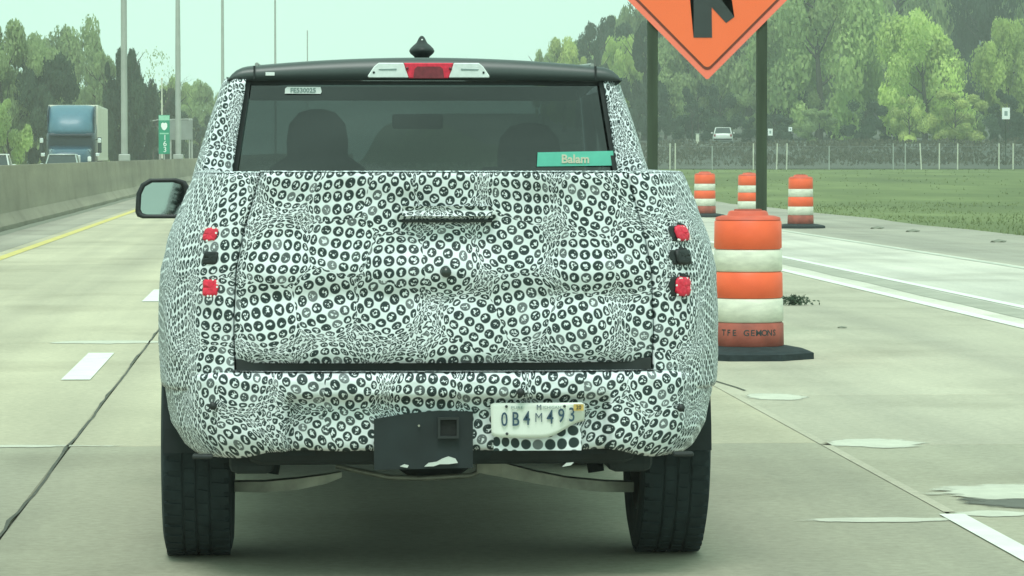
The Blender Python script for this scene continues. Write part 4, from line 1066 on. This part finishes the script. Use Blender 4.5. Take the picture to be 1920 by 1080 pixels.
# hitch opening panel
q = MB(); q.prism([(-0.242, 0.400), (0.094, 0.405), (0.094, 0.596), (-0.02, 0.600), (-0.13, 0.590), (-0.242, 0.572)], 0.018-0.012, 0.05); fix_normals(q.build('hitch_panel', M['under'], T))
hp = empty('hitch_receiver', (0.010, -0.012, 0.543)); hp.parent = T
for (a, b, c, d_) in ((-0.036, 0.036, 0.028, 0.036), (-0.036, 0.036, -0.036, -0.028), (-0.036, -0.028, -0.028, 0.028), (0.028, 0.036, -0.028, 0.028)):
    q = MB(); q.box(a, b, 0.0, 0.12, c, d_); q.build('tube_wall', M['black'], hp)
q = MB(); q.box(-0.028, 0.028, 0.012, 0.016, -0.028, 0.028); q.build('tube_back', mat('deep_black', (0.006, 0.007, 0.007), 0.8), hp)
q = MB(); q.tube([(-0.09, -0.002, 0.55), (-0.09, 0.01, 0.55)], 0.004, 8); q.build('bolt', M['steel'], T)
q = MB(); q.prism([(-0.072, 0.412), (-0.058, 0.424), (-0.03, 0.428), (-0.012, 0.438), (0.010, 0.446), (0.034, 0.438), (0.042, 0.424), (0.012, 0.420), (-0.02, 0.420), (-0.04, 0.413)], -0.012, 0.0); fix_normals(q.build('torn_foil', M['silver'], T))
q = MB(); q.prism([(-0.155, 0.413), (-0.14, 0.420), (-0.125, 0.416), (-0.13, 0.408)], -0.012, 0.0); fix_normals(q.build('torn_foil', M['silver'], T))
q = MB(); q.prism([(0.40, 0.405), (0.415, 0.418), (0.44, 0.420), (0.43, 0.410)], 0.03, 0.04); fix_normals(q.build('torn_foil', M['silver'], T))
# licence plate, bent along its lower right edge
def plate():
    y0 = -0.002
    top = [(0.152, 0.621), (0.160, 0.627), (0.468, 0.626), (0.476, 0.619)]
    q = MB(); nu, nv = 26, 8
    def fn(i, j):
        u = i/nu; x = 0.153+0.322*u
        zb = 0.511 - 0.004*math.sin(u*3.1) + 0.052*smooth(0.52, 1.0, u)**1.2; zt = 0.627
        if u < 0.06: zb += 0.006*(1-u/0.06)
        if u in (0.0, 1.0): zt -= 0.005
        z = zt+(zb-zt)*j/nv
        return (x + (0.004*j/nv if u < 0.1 else 0), y0 - 0.010*math.sin(u*math.pi)*0.4 + 0.02*(j/nv)**2*smooth(0.6, 1, u), z), (0, 0)
    q.grid(fn, nu, nv); o = fix_normals(q.build('license_plate', M['plate'], T)); solidify(o, 0.0025, 0)
    x = 0.196
    yf = y0-0.0095
    for ch, sz, dx, dz in (('0', .067, .0, -.003), ('B', .067, .038, -.002), ('4', .067, .076, .001), ('M', .047, .117, .0035), ('4', .067, .156, .005), ('9', .067, .194, .009), ('3', .067, .230, .012)):
        text(ch, sz, M['plate_ink'], o, (x+0.004+dx, yf, 0.572+dz), 'digit', sx=0.72 if ch != 'M' else 0.78, bold=0.0006 if ch != 'M' else -0.0006)
    text('PURE', 0.014, M['grey_ink'], o, (0.243, yf, 0.611), 'lettering', sx=1.3)
    text('M', 0.026, M['plate_ink'], o, (0.318, yf, 0.611), 'lettering', sx=0.9)
    text('ICHIGAN', 0.014, M['grey_ink'], o, (0.362, yf, 0.611), 'lettering', sx=1.1)
    q = MB(); q.box(0.436, 0.470, yf-0.001, yf, 0.600, 0.622); q.build('tag_sticker', M['tag_orange'], o)
    text('20', 0.018, M['ink'], o, (0.453, yf-0.002, 0.611), 'lettering')
    for xx, zz in ((0.207, 0.615), (0.405, 0.615), (0.209, 0.522)):
        q = MB(); q.lathe([(0.0, 0.0), (0.0045, 0.0), (0.005, 0.004)], 10); q.v = [(xx+a, yf-0.001+c, zz+b) for a, b, c in q.v]; q.build('screw', M['ink'], o)
plate()
# strip of larger dots showing under the plate
q = MB(); q.grid(lambda i, j: ((0.165+0.30*i/20, 0.020-0.004*math.sin(i*1.3)*0.4-0.0*j, 0.462+0.085*j/6), (0.165+0.30*i/20, 0.462+0.085*j/6)), 20, 6)
q.build('dot_strip', M['camo_big'], bp_)

# --- cab, doors, front
cab_cut = None
for sgn in (-1, 1):
    lo, hi = sgn*sY(YC+0.01), sgn*sY(3.72)
    panel('door_side', min(lo, hi), max(lo, hi), 0.50, 1.36, res=0.04, edge=0.003, thick=0.03)
    lo, hi = sgn*sY(3.725), sgn*sY(5.55)
    panel('front_wing', min(lo, hi), max(lo, hi), 0.42, 1.16, res=0.035, edge=0.003, thick=0.03, cut=arch_cut(FYW, WZ, 0.49))
    q = MB(); q.grid(lambda i, j: ((sgn*(hw(1.36)-(hw(1.36)-0.70)*i/6), 3.70+1.0*j/6*1.0, 1.36-0.06*i/6*0+0*j - 0.20*j/6), (i*0.03, j*0.1)), 6, 6)
q = MB()
def hood(i, j):
    u = -1+2*i/20; y = 3.75+1.80*j/12; W = hw(1.16)*(1-0.06*(j/12)**3)
    z = 1.30-0.10*(j/12) - 0.15*(j/12)**6 - 0.12*abs(u)**4*(1-0.3*j/12)
    return (u*W, y - 0.0 + (-0.10*abs(u)**4*(j/12)), z), (u*0.9, y)
q.grid(hood, 20, 12); solidify(q.build('hood', M['camo'], T), 0.02)
q = MB(); q.box(-0.86, 0.86, 5.40, 5.62, 0.42, 1.06, 0.08); q.build('front_end', M['camo'], T)
q = MB(); q.box(-0.93, 0.93, 5.48, 5.72, 0.40, 0.62, 0.05); q.build('front_bumper', M['black'], T)
q = MB(); q.box(-0.55, 0.55, 5.61, 5.65, 0.66, 1.00, 0.02); q.build('grille', M['black'], T)
for sgn in (-1, 1):
    q = MB(); a, b = sorted((sgn*0.60, sgn*0.85)); q.box(a, b, 5.58, 5.64, 0.82, 1.00, 0.03); q.build('headlight', M['lens'], T)

WC = [(1.30, .905), (1.36, .893), (1.41, .880), (1.60, .822), (1.75, .770), (1.79, .745)]
def wc(z):
    for (a, wa), (b, wb) in zip(WC, WC[1:]):
        if z <= b: return wa+(wb-wa)*max(0, (z-a)/(b-a))
    return WC[-1][1]
def wwin(z): return 0.747 - (z-1.41)/(1.757-1.41)*0.052
def yrear(z): return YC + (z-1.36)*0.14
ZT = 1.757
for sgn in (-1, 1):
    q = MB(); nv = 26
    def pil(i, j):
        z = 1.33+(ZT-1.33)*j/nv; x0, x1 = wwin(z), wc(z)
        u = i/16
        if u < 0.5:
            x = x0+(x1-0.03-x0)*u/0.5; y = yrear(z)+0.01*(u/0.5)**2
        else:
            t_ = (u-0.5)/0.5; x = x1-0.03+0.03*math.sin(min(1, t_*2)*math.pi/2); y = yrear(z)+0.01+0.36*t_**1.3
        w_ = wob(x*sgn*3+5, z*3)*0.6
        return (sgn*x, y-w_, z), (1.45*sgn*(x+max(0, y-yrear(z)))+2.3, 1.25*z+1.1)
    q.grid(pil, 16, nv); solidify(q.build('rear_pillar', M['camo'], T), 0.02)
    for (ya, yb, wd, nm) in ((2.62, 2.72, 0.1, 'door_pillar'),):
        q = MB(); q.add([(sgn*(wc(1.36)+0.002), ya, 1.36), (sgn*(wc(1.36)+0.002), yb, 1.36), (sgn*(wc(ZT)+0.002), yb-0.05, ZT), (sgn*(wc(ZT)+0.002), ya-0.02, ZT)], [(0,1,2,3)]); solidify(q.build(nm, M['black'], T), 0.03, 0)
    q = MB(); q.tube([(sgn*0.845, 3.95, 1.29), (sgn*0.80, 3.55, 1.52), (sgn*0.745, 3.10, 1.755)], 0.035, 8); q.build('front_pillar', M['camo'], T)
    q = MB(); q.add([(sgn*(wc(1.35)-0.012), 2.04, 1.35), (sgn*(wc(1.35)-0.012), 3.80, 1.33), (sgn*(wc(ZT)-0.012), 3.10, ZT), (sgn*(wc(ZT)-0.012), 2.08, ZT)], [(0,1,2,3)])
    q.build('side_window', M['rear_glass'], T)
# rear window
q = MB(); q.grid(lambda i, j: (((-1+2*i/20)*(wwin(1.33+(ZT-1.33)*j/12)+0.004), yrear(1.33+(ZT-1.33)*j/12)+0.022+0.02*abs(-1+2*i/20)**2, 1.33+(ZT-1.33)*j/12), (0,0)), 20, 12)
rw = q.build('rear_window', M['rear_glass'], T)
# black border frit of the window
for sgn in (-1, 1):
    q = MB(); q.grid(lambda i, j: ((sgn*(wwin(1.33+(ZT-1.33)*j/8)-0.022*i+0.004), yrear(1.33+(ZT-1.33)*j/8)+0.012, 1.33+(ZT-1.33)*j/8), (0,0)), 1, 8); q.build('window_seal', M['black'], rw)
q = MB(); q.grid(lambda i, j: (((-1+2*i/20)*wwin(ZT), yrear(ZT)+0.012+0.02*abs(-1+2*i/20)**2-0.0*j, ZT-0.016*j), (0,0)), 20, 1); q.build('window_seal', M['black'], rw)
# windscreen
q = MB(); q.add([(-0.80, 3.93, 1.28), (0.80, 3.93, 1.28), (0.71, 3.10, 1.75), (-0.71, 3.10, 1.75)], [(0,1,2,3)]); q.build('windscreen', M['clear_glass'], T)
# roof with header panel
def zr(x):
    a = abs(x)
    z = 1.848-0.026*(a/0.6)**2
    if a > 0.66: z -= 0.046*((a-0.66)/0.108)**4
    return z
q = MB()
def roof(i, j):
    u = -1+2*i/90; x = u*0.768
    x = math.copysign(min(abs(x), 0.768), x)
    if j == 0: return (x, yrear(ZT)-0.008, ZT+0.0), (x, 0)
    if j == 1: return (x, yrear(ZT)-0.012, ZT+(zr(x)-ZT)*0.45), (x, 0.03)
    if j == 2: return (x, yrear(ZT)+0.002, ZT+(zr(x)-ZT)*0.85), (x, 0.05)
    if j == 3: return (x, yrear(ZT)+0.03, zr(x)-0.002), (x, 0.08)
    t_ = (j-3)/9; return (x*(1-0.04*t_), yrear(ZT)+0.03+(3.08-YC-0.09)*t_, zr(x)+0.012*math.sin(t_*math.pi)-0.03*t_**3), (x, 0.1+t_)
q.grid(roof, 90, 12); rf = q.build('roof', mat('roof_dark', (0.052, 0.066, 0.064), 0.42, var=0.08, scale=3, spec=0.6), T); solidify(rf, 0.03)
for sgn in (-1, 1):
    q = MB(); q.box(*sorted((sgn*0.660, sgn*0.667)), yrear(ZT)-0.016, yrear(ZT)+0.03, ZT+0.006, zr(0.66)-0.002); q.build('roof_seam', M['black'], rf)
    q = MB(); q.tube([(sgn*0.655, yrear(ZT)+0.05, zr(.655)+0.004), (sgn*0.65, 2.4, zr(.65)+0.012), (sgn*0.63, 3.0, zr(.65)-0.012)], 0.008, 6); q.build('roof_rail', M['galv'], rf)
yr = yrear(ZT)-0.012
bl = empty('high_brake_light', (0.012, yr, 0)); bl.parent = T
for sgn in (-1, 1):
    q = MB(); P_ = [(sgn*0.078, 1.768), (sgn*0.235, 1.768), (sgn*0.237, 1.775), (sgn*0.212, 1.812), (sgn*0.195, 1.826), (sgn*0.098, 1.826)]
    q.prism(P_, -0.016, 0.012); o = fix_normals(q.build('cargo_lamp', M['lens'], bl)); o.modifiers.new('b', 'BEVEL').width = 0.003
    q = MB(); q.prism([(sgn*0.125, 1.798), (sgn*0.19, 1.798), (sgn*0.195, 1.802), (sgn*0.125, 1.804)], -0.018, -0.015); fix_normals(q.build('lamp_line', M['grey_ink'], bl))
    q = MB(); q.lathe([(0.0, 0.0), (0.0045, 0.0), (0.005, 0.003)], 10); q.v = [(sgn*0.213+a, -0.018+c, 1.789+b) for a, b, c in q.v]; q.build('screw', M['ink'], bl)
    q = MB(); q.lathe([(0.0, 0.0), (0.006, 0.0), (0.006, 0.003)], 10); q.v = [(sgn*0.084+a, -0.019+c, 1.805+b) for a, b, c in q.v]; q.build('screw', M['darkred'], bl)
q = MB(); q.prism([(-0.077, 1.766), (0.077, 1.766), (0.097, 1.826), (-0.097, 1.826)], -0.014, 0.012); o = fix_normals(q.build('red_lens', M['redlens'], bl)); o.modifiers.new('b', 'BEVEL').width = 0.003
q = MB(); q.prism([(-0.060, 1.767), (0.060, 1.767), (0.055, 1.802), (0.045, 1.812), (-0.045, 1.812), (-0.055, 1.802)], -0.017, -0.013); fix_normals(q.build('lens_window', M['darkred'], bl))
q = MB(); q.box(-0.62, -0.585, yr-0.004, yr, 1.776, 1.789, 0.001); o = q.build('small_label', M['label_white'], T); 
# stickers on the glass
yw = lambda z: yrear(z)+0.014
st = empty('number_sticker', (-0.475, yw(1.72), 1.720)); st.parent = T
q = MB(); q.prism([(-0.071, -0.013), (0.068, -0.014), (0.072, -0.006), (0.068, 0.013), (-0.062, 0.013), (-0.070, 0.006)], -0.001, 0.0005); fix_normals(q.build('backing', M['label_white'], st))
text('FE530025', 0.024, M['grey_ink'], st, (0, -0.0025, -0.001), 'lettering', sx=1.05, bold=0.0006)
st = empty('teal_sticker', (0.583, yw(1.46), 1.452)); st.parent = T
q = MB(); q.prism([(-0.150, -0.028), (0.152, -0.024), (0.148, 0.033), (-0.147, 0.027)], -0.001, 0.0005); fix_normals(q.build('backing', M['teal'], st))
text('Balam', 0.046, M['cream_ink'], st, (0, -0.0025, 0.0), 'lettering', sx=1.0, bold=0.0012)
# shark fin aerial
an = empty('roof_antenna', (0.0, 2.15, zr(0)+0.006)); an.parent = T
q = MB(); q.lathe([(0.020, -0.01), (0.032, 0.008), (0.046, 0.020), (0.051, 0.030), (0.046, 0.040), (0.034, 0.052), (0.022, 0.062), (0.016, 0.074), (0.012, 0.082), (0.006, 0.089), (0.0, 0.091)], 28, sy=1.9); q.build('fin', M['black'], an)
q = MB(); q.lathe([(0.0, 0.0), (0.004, 0.0), (0.004, 0.003)], 8); q.v = [(a, -0.032+c, 0.073+b) for a, b, c in q.v]; q.build('screw', M['label_white'], an)

# door mirrors
for sgn in (-1, 1):
    mr_ = empty('mirror', (sgn*1.077, 3.30, 1.283)); mr_.parent = T
    out = [(0.117, -0.060), (0.112, 0.020), (0.092, 0.062), (0.055, 0.084), (-0.060, 0.086), (-0.100, 0.074), (-0.118, 0.045), (-0.118, -0.050), (-0.104, -0.078), (-0.08, -0.088), (0.085, -0.088), (0.108, -0.080)]
    out = [(sgn*x, z) for x, z in out]; n = len(out)
    def ringp(k, y): return [(x*k, y, z*k) for x, z in out]
    q = MB(); R_ = [ringp(0.79, 0.006), ringp(0.84, -0.014), ringp(0.96, -0.016), ringp(1.0, 0.0), ringp(0.97, 0.05), ringp(0.75, 0.10), ringp(0.3, 0.125)]
    v = [p for r in R_ for p in r]
    q.add(v, [(i*n+j, i*n+(j+1) % n, (i+1)*n+(j+1) % n, (i+1)*n+j) for i in range(len(R_)-1) for j in range(n)] + [tuple(range(len(v)-n, len(v)))], True)
    fix_normals(q.build('shell', M['black'], mr_))
    q = MB(); q.add(ringp(0.80, 0.004), [tuple(range(n))]); 
    o = fix_normals(q.build('mirror_glass', mat('mirror_silver', (0.42, 0.46, 0.44), 0.04, metal=1.0, var=0.02), mr_)); o.rotation_euler = (R(-3), 0, R(sgn*-4))
    q = MB(); q.tube([(-sgn*0.08, 0.06, -0.02), (-sgn*0.22, 0.12, -0.05)], [0.04, 0.035], 8); q.build('arm', M['black'], mr_)

# interior
q = MB(); q.box(-0.86, 0.86, YC+0.12, 3.9, 0.55, 0.60); q.build('cabin_floor', M['interior'], T)
q = MB(); q.box(-0.84, 0.84, YC+0.07, YC+0.12, 0.55, 1.33); q.build('cabin_back_wall', M['interior'], T)
q = MB(); q.box(-0.80, 0.80, 3.45, 3.95, 0.95, 1.27, 0.05); q.build('dashboard', M['interior'], T)
q = MB(); q.box(-0.70, 0.70, 3.02, 3.10, 1.70, 1.76, 0.01); q.build('sun_visor', M['trim'], T)
q = MB(); q.box(-0.09, 0.13, 3.18, 3.21, 1.58, 1.645, 0.012); q.build('inner_mirror', M['black'], T)
def seat(x, htop, wd):
    t = empty('seat', (x, 2.75, 0.6)); t.parent = T
    q = MB(); q.box(-0.26, 0.26, -0.05, 0.45, 0, 0.3, 0.05); q.build('cushion', M['interior'], t)
    q = MB(); rings = [(0.25, 0.25), (0.27, 0.55), (0.25, 0.72), (0.19, 0.82), (wd*1.08, htop-0.6-0.19), (wd*1.1, htop-0.6-0.13), (wd, htop-0.6-0.06), (wd*0.65, htop-0.6-0.012), (wd*0.25, htop-0.6)]
    n = 14; v = []
    for (r, z) in rings:
        for k in range(n):
            a = 2*math.pi*k/n; ca, sa = math.cos(a), math.sin(a)
            v.append((r*math.copysign(abs(ca)**0.6, ca), -0.12 - z*0.12 + 0.075*math.copysign(abs(sa)**0.7, sa), z))
    q.add(v, [(i*n+j, i*n+(j+1) % n, (i+1)*n+(j+1) % n, (i+1)*n+j) for i in range(len(rings)-1) for j in range(n)] + [tuple(range(len(v)-n, len(v)))], True)
    fix_normals(q.build('backrest', M['interior'], t))
seat(-0.415, 1.655, 0.115); seat(0.455, 1.60, 0.12)
q = MB(); q.box(-0.72, 0.72, 2.02, 2.14, 0.6, 1.30, 0.05); q.build('rear_bench', M['interior'], T)

# bed
q = MB(); q.box(-0.74, 0.74, 0.12, YC-0.04, 0.78, 0.82); q.build('bed_floor', M['black'], T)
q = MB(); q.box(-0.82, 0.82, YC-0.035, YC-0.005, 0.80, 1.37); q.build('bed_front_wall', M['black'], T)
q = MB(); q.box(-0.60, 0.60, 0.085, 0.10, 0.80, 1.395); q.build('tailgate_inner', M['black'], T)
for sgn in (-1, 1):
    q = MB(); q.box(*sorted((sgn*0.74, sgn*0.76)), 0.30, YC-0.05, 0.80, 1.39); q.build('bed_inner_wall', M['black'], T)
    for (cy_) in (WY, FYW):
        q = MB(); n = 18; v = []
        for k in range(n+1):
            a = math.pi*k/n + 0.0; v += [(sgn*0.60, cy_-0.50*math.cos(a), WZ+0.50*math.sin(a)), (sgn*0.975, cy_-0.495*math.cos(a), WZ+0.495*math.sin(a))]
        q.add(v, [(2*i, 2*i+1, 2*i+3, 2*i+2) for i in range(n)]); q.build('wheel_arch', M['under'], T)
# wheels
def truck_wheel(x, y, sgn):
    w_ = empty('wheel', (x, y, WZ)); w_.parent = T
    h = 0.123; r = WR; q = MB(); pr = [(r*0.62, -h*0.9), (r*0.70, -h*1.0), (r*0.86, -h*1.03), (r*0.945, -h*0.97), (r*0.978, -h*0.86)]
    gx = [-0.80, -0.42, -0.36, -0.03, 0.03, 0.36, 0.42, 0.80]
    for i, g_ in enumerate(gx):
        deep = r*0.992
        if i in (1, 3, 5): pr += [(deep, h*g_), (r*0.984, h*(g_+0.01))]
        elif i in (2, 4, 6): pr += [(r*0.984, h*(g_-0.01)), (deep, h*g_)]
        else: pr += [(r*0.99, h*g_)]
    pr += [(r*0.978, h*0.86), (r*0.945, h*0.97), (r*0.86, h*1.03), (r*0.70, h*1.0), (r*0.62, h*0.9)]
    q.lathe(pr, 72, (0,0,0), 'x', smooth=False)
    ty = q.build('tyre', M['rubber'], w_)
    q = MB()                                 # shoulder and tread blocks
    for k in range(48):
        a = 2*math.pi*k/48
        for (xa, xb, ph) in ((-0.93, -0.45, 0), (-0.33, -0.06, 0.5), (0.06, 0.33, 0), (0.45, 0.93, 0.5)):
            aa = a + ph*2*math.pi/48; da = 0.047; rr0, rr1 = r*0.975, r*1.002
            v = []
            for rr_ in (rr0, rr1):
                for (xx, an_) in ((xa, aa-da), (xb, aa-da*0.8), (xb, aa+da*0.8), (xa, aa+da)):
                    v.append((h*xx, rr_*math.cos(an_), rr_*math.sin(an_)))
            q.add(v, [(4,5,6,7), (0,1,5,4), (1,2,6,5), (2,3,7,6), (3,0,4,7)])
    q.build('tread', M['rubber'], ty and w_)
    q = MB(); q.lathe([(r*0.63, -h*0.9), (r*0.60, -h*0.8), (r*0.58, sgn*h*0.2), (0.07, sgn*h*0.1)] if sgn > 0 else [(r*0.63, h*0.9), (r*0.60, h*0.8), (r*0.58, sgn*h*0.2), (0.07, sgn*h*0.1)], 32, (0,0,0), 'x'); 
    for k in range(6):
        a = 2*math.pi*k/6; q.tube([(sgn*h*0.6, 0.04*math.cos(a), 0.04*math.sin(a)), (sgn*h*0.85, r*0.58*math.cos(a), r*0.58*math.sin(a))], 0.028, 8)
    q.tube([(sgn*h*0.1, 0, 0), (sgn*h*0.8, 0, 0)], 0.07, 14)
    q.build('rim', M['rim'], w_)
for sgn in (-1, 1):
    truck_wheel(sgn*0.862, WY, sgn); truck_wheel(sgn*0.862, FYW, sgn)
# underbody
q = MB()
for sgn in (-1, 1): q.box(*sorted((sgn*0.44, sgn*0.56)), 0.12, 5.2, 0.44, 0.60)
q.build('frame_rail', M['under'], T)
q = MB(); q.box(-0.68, 0.68, 0.22, 0.70, 0.395, 0.60, 0.05); q.build('rear_cross_member', M['under'], T)
q = MB(); q.box(-0.42, 0.42, 1.3, 4.6, 0.36, 0.60, 0.05); q.build('underbody_tray', M['under'], T)
q = MB(); q.box(-0.62, 0.62, 1.50, 2.7, 0.29, 0.58, 0.06); q.build('added_dark_block', M['under'], T)  # added hidden block that darkens the gap under the bumper and the underside
q = MB(); q.tube([(-0.75, WY, 0.40), (0.75, WY, 0.40)], 0.045, 12); q.lathe([(0.0, -0.12), (0.08, -0.115), (0.13, -0.08), (0.15, 0.0), (0.13, 0.08), (0.0, 0.12)], 20, (0.0, WY, 0.39)); q.build('rear_axle', M['under'], T)
def arm(name, pts, m, wd, th):
    q = MB(); v = []; n = len(pts)
    for (x, y, z, k) in pts:
        v += [(x, y-wd*k, z-th*k), (x, y-wd*k, z+th*k), (x, y+wd*k, z+th*k), (x, y+wd*k, z-th*k)]
    q.add(v, [(4*i+j, 4*i+(j+1) % 4, 4*i+4+(j+1) % 4, 4*i+4+j) for i in range(n-1) for j in range(4)] + [(0,1,2,3), (4*n-4, 4*n-1, 4*n-2, 4*n-3)])
    fix_normals(q.build(name, m, T))
arm('suspension_arm', [(-0.73, WY-0.12, 0.262, .9), (-0.62, WY-0.14, 0.262, 1.0), (-0.50, WY-0.16, 0.274, 1.0), (-0.40, WY-0.18, 0.292, .8), (-0.34, WY-0.18, 0.308, .5)], M['steel'], 0.04, 0.020)
arm('suspension_arm', [(0.73, WY-0.12, 0.252, .9), (0.62, WY-0.14, 0.256, 1.0), (0.48, WY-0.16, 0.272, 1.0), (0.36, WY-0.18, 0.296, 1.1), (0.24, WY-0.18, 0.325, 1.3), (0.15, WY-0.18, 0.335, 1.0)], M['steel'], 0.04, 0.020)
q = MB(); q.tube([(-0.36, 0.9, 0.335), (-0.28, 0.88, 0.318), (-0.17, 0.86, 0.296), (-0.05, 0.86, 0.291), (0.13, 0.87, 0.300), (0.20, 0.9, 0.33)], 0.010, 8); q.build('brake_pipe', M['steel'], T)
for sgn in (-1, 1):
    q = MB(); q.tube([(sgn*0.60, WY-0.05, 0.30), (sgn*0.54, WY-0.02, 0.70)], [0.03, 0.04], 10); q.build('shock_absorber', M['under'], T)
    q = MB(); q.box(*sorted((sgn*0.58, sgn*0.74)), 0.30, WY-0.32, 0.36, 0.60, 0.03); q.build('inner_skirt', M['under'], T)
q = MB(); q.lathe([(0.0, -0.1), (0.30, -0.1), (0.34, -0.05), (0.34, 0.05), (0.30, 0.1), (0.0, 0.1)], 28, (0.0, 0.50, 0.50)); q.build('spare_wheel', M['rubber'], T)

# ================================================================== HAZE
q = MB(); q.box(-330, 330, -50, 690, -1.5, 45)
hz, n, b = newmat('haze'); n.nodes.remove(b)
pv = N(n, 'ShaderNodeVolumePrincipled'); pv.inputs['Color'].default_value = (0.97, 0.99, 0.98, 1); pv.inputs['Density'].default_value = 0.0006; pv.inputs['Anisotropy'].default_value = 0.2
n.links.new(pv.outputs[0], n.nodes['Material Output'].inputs['Volume'])
tag(fix_normals(q.build('haze', hz)), kind='stuff')
